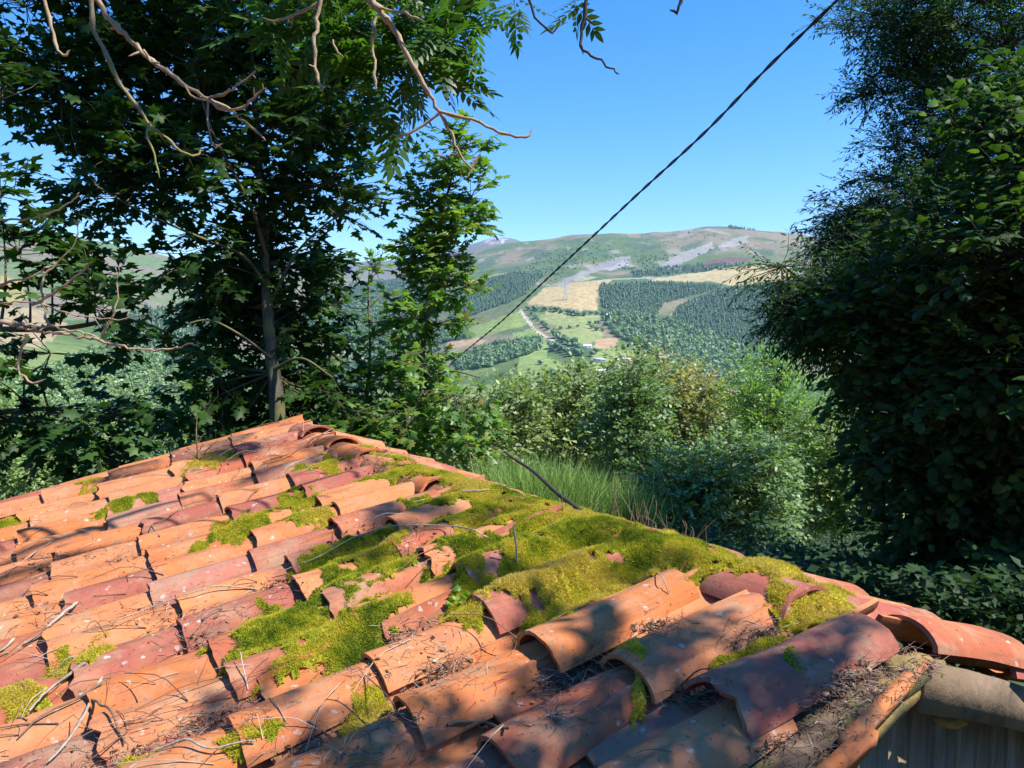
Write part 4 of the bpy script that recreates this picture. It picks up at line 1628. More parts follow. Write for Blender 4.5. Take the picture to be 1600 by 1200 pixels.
# ------------------------------------------------------------------ sticks lying on the roof
STICKS = [  # px polyline, radius, lift, label, material
    ([(118, 947), (92, 972), (62, 1000), (38, 1012)], .0065, .008, 'thick pale grey stick on the tiles near the left edge', 'stick'),
    ([(22, 1003), (10, 1018), (-8, 1030)], .006, .008, 'stub of grey stick cut by the left edge of the photo', 'stick'),
    ([(134, 1040), (108, 1066), (78, 1088), (46, 1120)], .0055, .014, 'bent pale stick lying across the left moss patch', 'stick'),
    ([(160, 1072), (120, 1100), (60, 1130), (30, 1160)], .004, .008, 'dark stick below the left moss patch', 'rotstick'),
    ([(128, 1090), (150, 1108), (176, 1125), (195, 1170)], .0045, .012, 'forked dry stick standing over the lower left tiles', 'rotstick'),
    ([(160, 1065), (136, 1120), (110, 1165), (75, 1200)], .005, .012, 'long grey stick crossing the lower left tiles', 'stick'),
    ([(400, 923), (340, 927), (300, 938), (230, 962), (160, 990), (60, 1014)], .0028, .02, 'long thin arched stem over the left tiles', 'stick'),
    ([(775, 850), (740, 841), (700, 833), (640, 832), (590, 838), (545, 855), (500, 880), (430, 905)], .003, .022, 'long thin curved stem arching over the central tiles', 'stick'),
    ([(765, 768), (725, 774), (685, 782), (645, 790)], .0032, .01, 'straight pale stick on the ridge moss', 'stick'),
    ([(780, 750), (776, 760), (771, 771)], .0035, .012, 'short stub poking up from the ridge moss', 'stick'),
    ([(700, 1140), (730, 1138), (760, 1142), (795, 1150)], .005, .01, 'short brown stick by the lower middle tiles', 'rotstick'),
    ([(80, 850), (55, 870), (20, 895), (-10, 908)], .0035, .014, 'slender grey stick on the upper left tiles', 'stick'),
    ([(520, 672), (495, 690), (455, 715), (410, 728)], .004, .02, 'dark twig across the far end of the roof', 'rotstick'),
    ([(480, 640), (520, 672)], .003, .03, 'thin twig leaning at the top of the roof', 'stick'),
    ([(250, 840), (238, 826), (262, 815), (290, 796), (345, 780)], .003, .012, 'crooked dark twig on the sunlit left tiles', 'rotstick'),
    ([(480, 1130), (510, 1160), (540, 1190)], .0035, .014, 'brown stick in the shaded lower channel', 'rotstick'),
    ([(1045, 930), (1033, 912), (1018, 898)], .002, .016, 'straw blade on the mossy tile', 'stick'),
    ([(245, 1175), (290, 1168), (330, 1180), (400, 1165)], .0035, .012, 'pale twig at the bottom left of the roof', 'stick'),
]
for pl, r, lift, lab, mt_ in STICKS:
    P = []
    last = None
    for k_, (u, v) in enumerate(pl):
        p = roof_at(min(max(u, -40), 1600), v)
        if p is None:
            p = roof_at(u, v + 25)
        if p is None:
            continue
        p = p.copy()
        p[2] += r + .004 + lift * (0 if k_ in (0,) else 1) * (.6 if k_ == len(pl) - 1 else 1)
        P.append(p)
    if len(P) < 2:
        continue
    n_ = len(P) * 5
    Q = spline(P, n_)
    Q = Q + (np.stack([vnoise(Q, 30, 5 + k_) for k_ in range(3)], 1) - .5) * r * 1.6
    V, F_ = tube(Q, np.linspace(r, r * .55, n_), 6)
    c0 = P[0]
    o = link('stick', nmesh('stick', V - c0, F_, MAT[mt_], True), None, None, lab, 'stick')
    o.location = tuple(c0)
# the upright stick in the big moss cushion
p0 = roof_at(808, 893)
p1 = p0 + np.array((-.012, .0, .15))
V, F_ = tube(spline([p0 - (0, 0, .03), (p0 + p1) / 2 + (.004, 0, 0), p1], 8), np.linspace(.004, .0035, 8), 6)
o = link('stick', nmesh('stick', V - p0, F_, MAT['stick'], True), None, None, 'pale stick standing upright in the largest moss cushion', 'stick')
o.location = tuple(p0)
# dark dead branch leaning on the ridge against the broom
q0 = at(905, 797, 3.05)
V, F_ = tube(spline([q0 + (.06, -.02, -.06), q0, at(870, 770, 3.3), at(835, 738, 3.7), at(805, 718, 4.0), at(788, 706, 4.2)], 24), np.linspace(.014, .006, 24), 6)
link('dead_branch', nmesh('dead_branch', V, F_, MAT['darkbark'], True), None, None, 'dark dead branch leaning over the ridge in front of the broom', 'branch')
# rooted dead weed at the far left of the roof
wb = Bag()
p0 = roof_at(310, 718)
for du, dv, L in ((-2, -70, 1), (8, -25, .6), (22, -20, .5), (-18, -18, .5), (30, -30, .7), (-30, -10, .6), (12, -45, .5), (40, -12, .7)):
    z_ = proj(p0)[2]
    e = at(310 + du, 718 + dv, float(z_))
    V, F_ = tube(spline([p0, (p0 + e) / 2 + rng.normal(0, .015, 3), e], 8), np.linspace(.0055 * L + .001, .0012, 8), 5)
    wb.add(V, F_)
link('dead_weed', wb.mesh('dead_weed', MAT['rotstick']), None, None, 'dead brown weed stalk standing on the far left of the roof', 'weed')
# stonecrop rosette in the middle
p0 = roof_at(720, 950)
if p0 is not None:
    n_ = 26
    dd = unit(np.stack([rng.normal(0, 1, n_), rng.normal(0, 1, n_), rng.uniform(.3, 1.3, n_)], 1))
    o = link('small_plant', cloud(HAZEL, np.tile((0, 0, .0), (n_, 1)) + dd * .012 + rng.normal(0, .012, (n_, 3)), frames(dd, rng.normal(0, .3, dd.shape) + (0, 0, 1)),
                                  rng.uniform(.014, .03, n_), rng.random(n_), 'small_plant', MAT['bright']), None, None,
             'small light green leafy plant rooted between two mossy tiles', 'plant')
    o.location = tuple(p0 + (0, 0, .02))
# dry reddish weeds at the foot behind the ridge
wb = Bag()
for k_ in range(60):
    u = random.gauss(1010, 55)
    b0 = at(u, 800 + (u - 930) * .34 + 20, 3.1 - (u - 900) / 700)
    L = random.uniform(.05, .16)
    e = b0 + np.array((random.uniform(-.05, .05), random.uniform(-.05, .05), L))
    V, F_ = tube(spline([b0, (b0 + e) / 2 + rng.normal(0, .02, 3), e + rng.normal(0, .02, 3)], 5), [.0018, .0015, .0012, .001, .0006], 3)
    wb.add(V, F_)
link('dry_weeds', wb.mesh('dry_weeds', MAT['rotstick']), None, 'stuff', 'thin reddish brown dry weeds sprouting along the ridge')

# ------------------------------------------------------------------ near and middle trees
def pb(u, v, d, ru, rv, rd, n):
    """a crown lobe given by its place and size in the view"""
    return (at(u, v, d), (ru / FPX * d, rd, rv / FPX * d), n)


# the maple left of centre
gz = ground(at(432, 680, 7.2)[0], at(432, 680, 7.2)[1])
tb = at(434, 660, 7.2)
trunk = [(tb[0] + .03, tb[1], gz - .1), tuple(tb), tuple(at(424, 560, 7.25)), tuple(at(418, 470, 7.3)), tuple(at(414, 390, 7.35)), tuple(at(408, 300, 7.4)), tuple(at(400, 180, 7.5)), tuple(at(392, 60, 7.7)), tuple(at(388, -80, 7.9))]
limbs = [
    ([at(416, 400, 7.3), at(395, 330, 7.1), at(365, 270, 6.9), at(330, 200, 6.8), at(300, 100, 6.8)], .022, .006),
    ([at(414, 370, 7.3), at(440, 300, 7.4), at(462, 200, 7.6), at(470, 130, 7.7), at(500, 60, 7.8)], .024, .008),
    ([at(418, 450, 7.3), at(380, 400, 7.0), at(310, 370, 6.7), at(220, 330, 6.5), at(150, 290, 6.4)], .018, .005),
    ([at(420, 480, 7.3), at(460, 400, 7.2), at(510, 350, 7.1), at(560, 320, 7.1)], .017, .005),
    ([at(424, 560, 7.2), at(370, 520, 6.9), at(320, 500, 6.7), at(260, 520, 6.5)], .015, .004),
    ([at(424, 580, 7.2), at(470, 560, 7.0), at(520, 590, 6.9)], .02, .006),
    ([at(406, 280, 7.4), at(340, 180, 7.8), at(240, 120, 8.0), at(140, 90, 8.0)], .025, .008),
    ([at(402, 220, 7.5), at(470, 120, 8.0), at(560, 80, 8.2)], .022, .007),
]
blobs = [
    pb(330, 40, 7.6, 170, 70, 1.2, 20), pb(140, 40, 7.4, 100, 55, .9, 9), pb(510, 60, 8.0, 80, 80, .9, 8), pb(225, 150, 7.4, 110, 60, .9, 12),
    pb(130, 180, 7.2, 50, 40, .6, 3), pb(90, 120, 7.2, 60, 30, .5, 3), pb(400, 170, 7.9, 150, 100, 1.1, 18), pb(505, 215, 7.7, 40, 45, .6, 5), pb(300, 270, 7.3, 110, 50, .9, 10), pb(205, 300, 7.0, 60, 28, .6, 4),
    pb(200, 230, 7.2, 60, 28, .5, 4), pb(455, 310, 7.9, 45, 55, .6, 6), pb(510, 290, 7.5, 18, 20, .3, 2), pb(365, 370, 7.7, 50, 30, .6, 4), pb(315, 410, 7.2, 20, 30, .4, 2), pb(460, 390, 7.8, 22, 30, .5, 3),
    pb(350, 580, 7.7, 28, 35, .4, 4), pb(360, 490, 7.8, 30, 40, .4, 5), pb(380, 420, 7.9, 30, 30, .4, 4), pb(465, 450, 7.9, 20, 40, .4, 4), pb(468, 530, 7.8, 18, 40, .4, 4), pb(480, 610, 7.6, 35, 35, .5, 5), pb(350, 640, 7.6, 35, 22, .4, 3), pb(420, 600, 8.2, 40, 50, .3, 5), pb(415, 480, 8.2, 40, 50, .3, 5), pb(540, 655, 7.3, 30, 20, .4, 2), pb(30, 20, 7.0, 40, 25, .5, 2), 
    pb(400, -120, 7.8, 260, 90, 1.4, 22), pb(150, -110, 7.6, 130, 70, 1.4, 9), pb(600, -110, 8.2, 110, 80, 1.4, 8),
]
build_tree('maple_tree', 'tall dark maple with a slim pale trunk rising behind the roof at left', 'tree', trunk, [.08, .07, .058, .050, .043, .034, .026, .02, .012],
           blobs, MAPLE, .118, MAT['maple'], MAT['bark'], limbs, spr=15, crad=.40, slen=.32, nl=7, individual=300, droop=.3)

# second maple lower left, nearer, branches entering from the left
gz = ground(-6.5, 5.5)
blobs = [pb(40, 390, 5.6, 40, 12, .3, 2), pb(90, 440, 5.6, 50, 14, .3, 2), pb(190, 480, 5.6, 30, 12, .3, 2), pb(250, 525, 5.8, 30, 10, .3, 1), pb(0, 300, 5.6, 6, 14, .2, 1),
         pb(40, 570, 5.4, 40, 24, .4, 3), pb(80, 640, 5.6, 70, 28, .4, 4), pb(165, 660, 5.8, 60, 20, .4, 3), pb(235, 655, 6.2, 30, 14, .3, 1), pb(150, 700, 6.2, 70, 14, .4, 2), pb(-120, 500, 5.4, 50, 140, .5, 7),
         pb(10, 140, 6.0, 25, 30, .4, 2)]
build_tree('maple_tree', 'dark leafy maple boughs low at the left edge above the roof corner', 'tree',
           [(-6.0, 5.2, gz - .1), (-5.4, 5.3, -1.5), (-4.9, 5.4, 0), (-4.6, 5.4, 1.4), (-4.5, 5.4, 2.6)], [.09, .08, .06, .045, .02], blobs, MAPLE, .105, MAT['maple'], MAT['bark'],
           [([(-4.9, 5.4, -.1), at(60, 515, 5.5), at(200, 500, 5.6), at(300, 538, 5.8)], .03, .006), ([(-5.2, 5.3, -1.0), at(40, 640, 5.5), at(200, 660, 6.0)], .03, .008)],
           spr=12, crad=.30, slen=.26, nl=7, individual=200, droop=.35)

# sapling right of the big maple
tb = at(648, 700, 8.0)
gz = ground(tb[0], tb[1])
build_tree('maple_sapling', 'bright sunlit maple sapling with a pointed top beside the tall maple', 'tree',
           [(tb[0], tb[1], gz), tuple(tb), tuple(at(660, 560, 8.0)), tuple(at(672, 440, 8.0)), tuple(at(690, 340, 8.0)), tuple(at(712, 250, 8.0)), tuple(at(718, 215, 8.0))],
           [.05, .04, .032, .025, .018, .01, .005],
           [pb(716, 235, 8.0, 16, 20, .2, 3), pb(708, 285, 8.0, 26, 25, .3, 5), pb(660, 312, 7.9, 26, 16, .3, 4), pb(705, 350, 8.0, 24, 25, .4, 7), pb(672, 400, 8.0, 36, 25, .5, 8), 
            pb(698, 450, 8.0, 30, 22, .4, 6), pb(665, 500, 8.0, 32, 26, .5, 7), pb(655, 570, 7.9, 45, 32, .6, 10), pb(640, 640, 7.8, 65, 35, .7, 14), pb(730, 640, 7.2, 35, 35, .4, 6), pb(600, 680, 7.5, 70, 30, .6, 10),
            pb(735, 300, 8, 10, 10, .2, 1)],
           MAPLE, .095, MAT['sapling'], MAT['bark'],
           [([at(660, 560, 8.0), at(630, 500, 7.9), at(600, 480, 7.8)], .012, .004), ([at(655, 600, 8.0), at(700, 580, 7.6), at(750, 590, 7.2)], .014, .004)],
           spr=10, crad=.24, slen=.22, nl=7, individual=300, droop=.25)
tb = at(570, 680, 9.0)
gz = ground(tb[0], tb[1])
build_tree('maple_sapling', 'sparse spindly sapling with a few brown leaves left of the bright one', 'tree',
           [(tb[0], tb[1], gz), tuple(tb), tuple(at(578, 560, 9.0)), tuple(at(575, 460, 9.0)), tuple(at(578, 415, 9.0))], [.03, .022, .015, .009, .004],
           [pb(575, 425, 9, 20, 14, .2, 3), pb(572, 465, 9, 22, 18, .2, 2), pb(530, 480, 9, 14, 10, .2, 2), pb(585, 520, 9, 26, 22, .2, 5), pb(590, 580, 9, 35, 25, .3, 7), pb(540, 530, 9, 18, 20, .2, 2), pb(550, 640, 8.8, 60, 30, .4, 10)],
           MAPLE, .085, MAT['sapling'], MAT['bark'], [], spr=6, crad=.2, slen=.2, nl=5, droop=.2)

# ---- the ash over the viewer: bare hanging branches and leafy sprays
ASH0 = (3.6, -2.2, -1.4)
ash = thing('ash_tree', 'ash tree reaching over the viewer with bare hanging twigs and feathery leaves at the top', 'tree', ASH0)
crown_hub = np.array((2.2, 1.2, 5.2))
V, F_ = tube(spline([ASH0, (3.4, -1.6, 1.0), (3.0, -.6, 3.2), tuple(crown_hub), (1.6, 3.0, 6.4)], 24), np.linspace(.2, .06, 24), 10)
keep(link('trunk', nmesh('trunk', V, F_, MAT['bark'], True), ash), ash)
BR = [  # polyline px, depth start/end, radius start/end
    ([(110, -60), (150, 0), (185, 45), (215, 75), (260, 110), (300, 140), (325, 155), (360, 172), (400, 205), (415, 220)], 3.0, 3.2, .0115, .004, 'twig'),
    ([(325, 155), (352, 145), (375, 131), (400, 110)], 3.1, 3.0, .006, .004, 'twig'),
    ([(325, 157), (345, 168), (370, 172), (390, 160), (405, 145), (410, 130)], 3.1, 3.0, .006, .0045, 'twig'),
    ([(325, 157), (326, 190), (328, 215), (335, 230), (348, 224)], 3.1, 3.1, .0045, .004, 'twig'),
    ([(285, 128), (295, 145), (310, 154), (325, 158)], 3.1, 3.1, .004, .004, 'twig'),
    ([(224, 78), (232, 92), (240, 99), (250, 99)], 3.0, 3.0, .005, .004, 'twig'),
    ([(140, -60), (143, 0), (150, 50), (172, 100), (190, 135), (215, 165), (232, 192), (260, 215), (285, 238), (305, 243), (318, 236)], 2.8, 3.0, .009, .004, 'twigmoss'),
    ([(232, 192), (231, 215), (240, 245), (249, 277)], 2.9, 2.9, .0055, .0035, 'twigmoss'),
    ([(60, -40), (70, 0), (80, 40), (88, 75), (100, 86), (110, 78)], 3.0, 3.0, .008, .005, 'twig'),
    ([(506, -60), (500, 0), (493, 40), (490, 70), (492, 105), (498, 130), (504, 143)], 3.0, 3.0, .009, .006, 'twig'),
    ([(497, 5), (460, 22), (435, 32), (412, 28)], 3.0, 3.0, .006, .005, 'twig'),
    ([(555, -60), (580, 0), (600, 25), (622, 60), (650, 110), (670, 145), (687, 178), (705, 210), (720, 245), (735, 262)], 3.0, 3.1, .015, .004, 'twig'),
    ([(595, 12), (615, 17), (640, 22), (664, 34)], 3.0, 3.0, .006, .005, 'twig'),
    ([(687, 174), (710, 180), (745, 190), (775, 203), (800, 212), (822, 215), (832, 200)], 3.0, 3.0, .007, .005, 'twig'),
    ([(685, 178), (670, 190), (650, 203), (630, 212), (614, 210)], 3.0, 3.0, .0055, .005, 'twig'),
    ([(735, 262), (742, 250), (751, 240)], 3.1, 3.1, .005, .006, 'twig'),
    ([(751, 242), (738, 262), (727, 280)], 3.1, 3.1, .003, .004, 'twig'),
    ([(718, 238), (708, 242), (695, 244), (674, 240)], 3.1, 3.1, .004, .004, 'twig'),
    ([(588, 25), (582, 60), (584, 95), (587, 140)], 3.0, 3.0, .006, .007, 'twig'),
    ([(520, 62), (526, 78), (537, 89)], 3.0, 3.0, .004, .004, 'twig'),
    ([(918, -60), (917, 0), (912, 40), (907, 72), (930, 90), (950, 105), (968, 116)], 3.0, 3.0, .008, .0045, 'darkbark'),
    ([(820, -40), (828, 8), (842, 35), (862, 50), (874, 40), (874, 24)], 3.2, 3.2, .006, .004, 'darkbark'),
    ([(1075, -50), (1063, 2), (1056, 19), (1046, 15)], 3.2, 3.2, .007, .007, 'darkbark'),
]
def gnarly(P, r0, r1):
    """a twig with kinks at its nodes, swollen joints and small side buds"""
    P = np.array(P, float)
    ln_ = np.linalg.norm(np.diff(P, axis=0), axis=1).sum()
    n_ = max(6, int(ln_ / .022))
    Q = spline(P, n_)
    Q[1:-1] += rng.normal(0, .0035, (n_ - 2, 3))
    t_ = np.linspace(0, 1, n_)
    rr = r0 + (r1 * .72 - r0) * t_
    rr = rr * (1 + .32 * (rng.random(n_) > .68))
    rr[-1] *= .35
    V, F_ = tube(Q, rr, 7)
    VV, FF, k0 = [V], [F_], len(V)
    for k_ in range(3, n_ - 1, 3):
        if random.random() < .6:
            d_ = unit(rng.normal(0, 1, 3) + unit(Q[k_ + 1 if k_ + 1 < n_ else k_] - Q[k_ - 1]) * 1.1)
            L = random.uniform(.008, .022) if random.random() < .8 else random.uniform(.03, .06)
            v_, f_ = tube([Q[k_], Q[k_] + d_ * L * .6, Q[k_] + d_ * L], [rr[k_] * .6, rr[k_] * .5, .0008], 5)
            VV.append(v_)
            FF.append(f_ + k0)
            k0 += len(v_)
    return np.concatenate(VV), np.concatenate(FF)


for pl, d0, d1, r0, r1, mt_ in BR:
    n_ = len(pl)
    P = [at(u, v, d0 + (d1 - d0) * k_ / (n_ - 1)) for k_, (u, v) in enumerate(pl)]
    V, F_ = gnarly(P, r0, r1)
    keep(link('branch', nmesh('branch', V, F_, MAT[mt_], True), ash), ash)
    if pl[0][1] < -20:      # continues up to the tree's limbs
        s_ = P[0]
        V, F_ = tube(spline([s_, s_ + (.15, -.25, .5), (s_ + crown_hub) / 2 + (0, 0, .5), crown_hub], 14), np.linspace(r0, .03, 14), 6)
        keep(link('branch', nmesh('branch', V, F_, MAT['bark'], True), ash), ash)


def ash_leaves(clusters, lsz, root, individual, parentmat=MAT['ash']):
    LP, LD, LS = [], [], []
    tw = Bag()
    for c, rad_, n_ in clusters:
        c = np.asarray(c)
        nt_ = max(1, n_ // 6)
        for _ in range(nt_):
            p = c + unit(rng.normal(0, 1, 3)) * (rng.random() ** .5) * np.asarray(rad_)
            d = unit(rng.normal(0, 1, 3) * (1, 1, .5) + (0, 0, -.15))
            L = .25
            V, F_ = tube([p, p + d * L * .5 + (0, 0, .02), p + d * L], [.005, .004, .003], 4)
            tw.add(V, F_)
            for k_ in range(6):
                q = p + d * L * (.2 + .8 * k_ / 5)
                a_ = unit(d * .6 + rng.normal(0, .7, 3) * (1, 1, .7) + (0, 0, -.25))
                LP.append(q)
                LD.append(a_)
                LS.append(lsz * random.uniform(.7, 1.15))
    LP, LD, LS = np.array(LP), np.array(LD), np.array(LS)
    R = frames(LD, rng.normal(0, .35, LD.shape) + (0, 0, 1))
    rnd_ = rng.random(len(LP))
    keep(link('twigs', tw.mesh('twigs', MAT['bark']), root, 'stuff'), root)
    u, v, z = proj(LP)
    vis_ = (u > -20) & (u < 1620) & (v > -20) & (v < 1200) & (z > .2)
    idx = np.where(vis_)[0]
    idx = idx[np.argsort(z[idx])][:individual]
    rest = np.ones(len(LP), bool)
    rest[idx] = False
    vr = [nmesh('leaf', ASHLEAF[0], ASHLEAF[1], parentmat, False, {'rnd': np.full(len(ASHLEAF[0]), (i + .5) / 6)}) for i in range(6)]
    inv = Matrix.Translation(root.location).inverted()
    for i in idx:
        o = bpy.data.objects.new('leaf', vr[min(5, int(rnd_[i] * 6))])
        C.objects.link(o)
        o.parent = root
        m3 = R[i] * LS[i]
        o.matrix_local = inv @ Matrix([[*m3[0], LP[i][0]], [*m3[1], LP[i][1]], [*m3[2], LP[i][2]], [0, 0, 0, 1]])
    keep(link('foliage', cloud(ASHLEAF, LP[rest], R[rest], LS[rest], rnd_[rest], 'foliage', parentmat), root, 'stuff'), root)


SV = np.array(SUN)
shade = []          # unseen ash leaves over and right of the viewer, placed sunward to dapple the roof
for (u, v, h, rr, n_) in ((740, 1050, 5.0, .42, 9), (900, 1100, 4.6, .45, 14), (1060, 1010, 4.8, .4, 11), (1190, 1120, 4.4, .4, 14), (1010, 1170, 5.2, .4, 12), (640, 1150, 5.0, .42, 12), (1310, 1060, 4.5, .4, 6),
                          (560, 1200, 4.8, .35, 9), (790, 1170, 5.2, .4, 12), (850, 960, 5.4, .35, 6), (1200, 960, 5, .35, 6), (700, 800, 6, .35, 6), (240, 740, 6.5, .4, 7), (400, 720, 6.5, .4, 6), (120, 830, 6.5, .4, 5), (560, 800, 6.5, .35, 4)):
    p = roof_at(u, v)
    if p is not None:
        shade.append((p + SV * h, (rr, rr, rr), n_))
maple_shade = [((random.uniform(-1.2, 2.4), random.uniform(5.0, 7.4), random.uniform(5.6, 7.4)), (.55, .55, .4), 22) for _ in range(34)]  # unseen high leaf clusters added to shade the maple
top_sprays = [(at(540, 50, 5.4), (.4, .4, .36), 60), (at(600, 20, 5.2), (.4, .4, .3), 50), (at(660, 40, 5.4), (.4, .4, .27), 56), (at(735, 30, 5.6), (.24, .4, .17), 26), (at(620, 110, 5.3), (.3, .4, .18), 34),
               (at(695, 105, 5.4), (.18, .3, .12), 16), (at(500, 0, 5.4), (.4, .4, .22), 26), (at(730, -10, 5.6), (.35, .4, .1), 26), (at(830, -12, 5.6), (.25, .3, .05), 14), (at(570, 160, 5.6), (.2, .3, .14), 14),
               (at(640, 165, 5.2), (.1, .1, .05), 4)]
ash_leaves(shade + maple_shade + top_sprays, .34, ash, 260)

# ---- bare lit branches entering low from the left
lb = thing('bare_branch', 'bare sunlit branch with upcurved twigs entering low from the left edge', 'branch', tuple(at(-160, 505, 3.2)))
LB = [
    ([(-160, 505), (0, 506), (40, 513), (80, 520), (140, 528), (190, 541), (245, 546), (285, 541), (312, 536)], .0085, .003),
    ([(-160, 498), (0, 503), (40, 508), (75, 512), (130, 520), (155, 528)], .007, .004),
    ([(-60, 462), (0, 444), (50, 431), (72, 420), (80, 416)], .006, .004),
    ([(50, 476), (78, 462), (100, 447), (125, 425), (145, 408)], .006, .005),
    ([(77, 508), (67, 475), (66, 448), (72, 428), (95, 405), (112, 385), (122, 365), (121, 343)], .0055, .002),
    ([(158, 526), (170, 508), (178, 490), (184, 460), (184, 430)], .0045, .003),
    ([(42, 522), (32, 545), (28, 570), (34, 588), (50, 596), (72, 592)], .006, .004),
    ([(-60, 345), (0, 343), (40, 343), (78, 333), (110, 318), (125, 300)], .005, .003),
    ([(-60, 475), (0, 474), (55, 472), (110, 490), (160, 498), (205, 497), (240, 487)], .004, .0025),
    ([(184, 430), (178, 415)], .002, .0015), ([(184, 430), (188, 410)], .002, .0015), ([(121, 352), (130, 345)], .002, .0015), ([(121, 350), (114, 342)], .002, .0015),
]
for pl, r0, r1 in LB:
    P = [at(u, v, 3.1) for u, v in pl]
    V, F_ = gnarly(P, r0, r1)
    keep(link('twig', nmesh('twig', V, F_, MAT['twig'], True), lb), lb)

# ---- the dark trees on the right
gz = ground(6.5, 8.5)
blobs = [pb(1480, 60, 9, 130, 90, 1.4, 34), pb(1420, 150, 9, 60, 60, .9, 10), pb(1540, 220, 9, 130, 90, 1.5, 30), pb(1440, 260, 9, 60, 50, 1.0, 10), pb(1420, 330, 8.5, 60, 40, .9, 10),
         pb(1330, 320, 8.5, 24, 28, .4, 3), pb(1345, 370, 8.5, 45, 30, .6, 6), pb(1360, 430, 8, 80, 40, .8, 14), pb(1295, 450, 8, 45, 30, .6, 7), pb(1222, 405, 8, 6, 14, .2, 1), pb(1255, 480, 8, 24, 30, .4, 4),
         pb(1310, 500, 8, 70, 40, .8, 13), pb(1390, 590, 8, 50, 40, .8, 9), pb(1700, 100, 9, 120, 180, 1.5, 20), pb(1360, 30, 9, 35, 25, .5, 3), pb(1500, -80, 9, 160, 60, 1.4, 14), pb(1560, 100, 10.5, 180, 200, .8, 34), pb(1480, 400, 10, 160, 160, .6, 26)]  # lobe beyond the right edge is added to darken this crown
build_tree('ash_tree', 'tall dark fine leaved tree filling the upper right of the view', 'tree',
           [(7.2, 9.2, gz - .1), (6.9, 9.0, -2), (6.6, 8.8, 0), (6.3, 8.8, 2), (6.1, 8.8, 3.8), (6.0, 8.8, 5.4)], [.16, .14, .12, .09, .05, .02], blobs, LANCE, .075, MAT['rash'], MAT['darkbark'],
           [([(6.6, 8.8, 0), at(1400, 520, 8.3), at(1300, 470, 8), at(1215, 410, 8)], .05, .006), ([(6.3, 8.8, 2), at(1450, 330, 8.8), at(1350, 320, 8.5)], .04, .006),
            ([(6.2, 8.8, 3), at(1480, 120, 9), at(1370, 40, 9)], .04, .008)],
           spr=30, crad=.38, slen=.30, nl=14, droop=.35, individual=0)
gz = ground(4.6, 5.6)
blobs = [pb(1585, 300, 6.0, 90, 90, .8, 16), pb(1545, 430, 5.8, 90, 60, .8, 18), pb(1515, 520, 6.2, 110, 60, .8, 22), pb(1625, 560, 5.6, 90, 80, .8, 20), pb(1425, 560, 6.6, 70, 50, .7, 10), pb(1365, 480, 6.8, 50, 40, .5, 5),
         pb(1505, 640, 6.2, 110, 60, .8, 22), pb(1465, 720, 6.4, 55, 45, .6, 8), pb(1565, 740, 6.0, 110, 60, .9, 20), pb(1495, 830, 6.4, 70, 50, .6, 11), pb(1625, 860, 5.6, 90, 60, .8, 18), pb(1525, 930, 6.2, 90, 40, .6, 12),
         pb(1725, 500, 5.6, 90, 250, .9, 30), pb(1600, 190, 6.2, 50, 50, .5, 6), pb(1505, 450, 7.4, 160, 140, .6, 22), pb(1565, 680, 7.2, 150, 160, .6, 28)]  # unseen lobe past the right edge added to shade the thicket
build_tree('hazel_tree', 'dark round leaved hazel thicket in shade filling the right edge', 'tree',
           [(5.2, 6.2, gz - .1), (5.0, 6.0, -2), (4.7, 5.9, -.5), (4.5, 5.9, 1), (4.4, 5.9, 2.2)], [.07, .06, .05, .04, .02], blobs, HAZEL, .08, MAT['hazel'], MAT['darkbark'],
           [([(5.0, 6.0, -2), at(1480, 800, 6.2), at(1420, 700, 6.4)], .03, .008), ([(5.0, 6.0, -1.5), at(1480, 600, 6.2), at(1350, 540, 6.6)], .035, .008)],
           spr=17, crad=.42, slen=.36, nl=8, droop=.35, individual=300)

# ---- middle distance trees on the slope below
def mid(name, label, u, d, lobes, mat, lsz, tmpl=RHOMB, spr=20, nl=12, rt=.09, crad=None, **kw):
    lo = [pb(a_, b_ + (10 if 700 < u < 1150 and b_ < 660 else 0), d + dz, ru, rv, rdv, n_) for a_, b_, ru, rv, rdv, dz, n_ in lobes]
    c = np.array(lo[0][0])
    x_, y_ = at(u, 700, d)[0], at(u, 700, d)[1]
    g_ = ground(x_, y_)
    topz = max(l[0][2] for l in lo)
    build_tree(name, label, 'tree' if 'bush' not in name else 'bush', [(x_, y_, g_ - .2), (x_ + .1, y_, g_ * .6 + topz * .4), (x_, y_, g_ * .25 + topz * .75), (x_, y_, topz)], [rt, rt * .8, rt * .5, .01],
               lo, tmpl, lsz, MAT[mat], MAT['darkbark'], [], spr=spr, crad=crad or .035 * d, slen=.028 * d, nl=nl, droop=.2, flat=.5, **kw)


mid('broadleaf_tree', 'rounded grey green tree directly behind the broom bushes', 870, 17, [(870, 640, 75, 45, 1.4, 0, 24), (820, 680, 60, 50, 1.2, -.5, 18), (930, 660, 60, 50, 1.2, 0, 16), (900, 600, 40, 22, .8, 0, 7), (960, 720, 50, 50, 1.0, -1, 12)], 'grey', .13)
mid('broadleaf_tree', 'low grey green tree between the saplings and the broom', 760, 15, [(770, 680, 50, 40, 1.0, 0, 14), (720, 690, 50, 35, 1.0, -1, 12), (790, 640, 35, 30, .8, 0, 7), (740, 740, 60, 30, 1, -2, 10)], 'grey', .11)
mid('slender_tree', 'narrow dark green tree with a pointed top in front of the rusty one', 985, 14, [(986, 585, 12, 24, .3, 0, 4), (988, 630, 24, 30, .5, 0, 9), (985, 690, 32, 40, .6, 0, 14), (990, 760, 36, 40, .6, 0, 12)], 'bluegreen', .10)
mid('broadleaf_tree', 'large tree with rusty brown tinted leaves in the middle of the slope', 1070, 19, [(1050, 600, 50, 35, 1.4, 0, 14), (1090, 630, 50, 40, 1.4, 0, 16), (1120, 680, 50, 45, 1.4, 0, 16), (1050, 680, 60, 55, 1.4, 0, 20), (1010, 610, 24, 30, .8, 0, 5)], 'brown', .13)
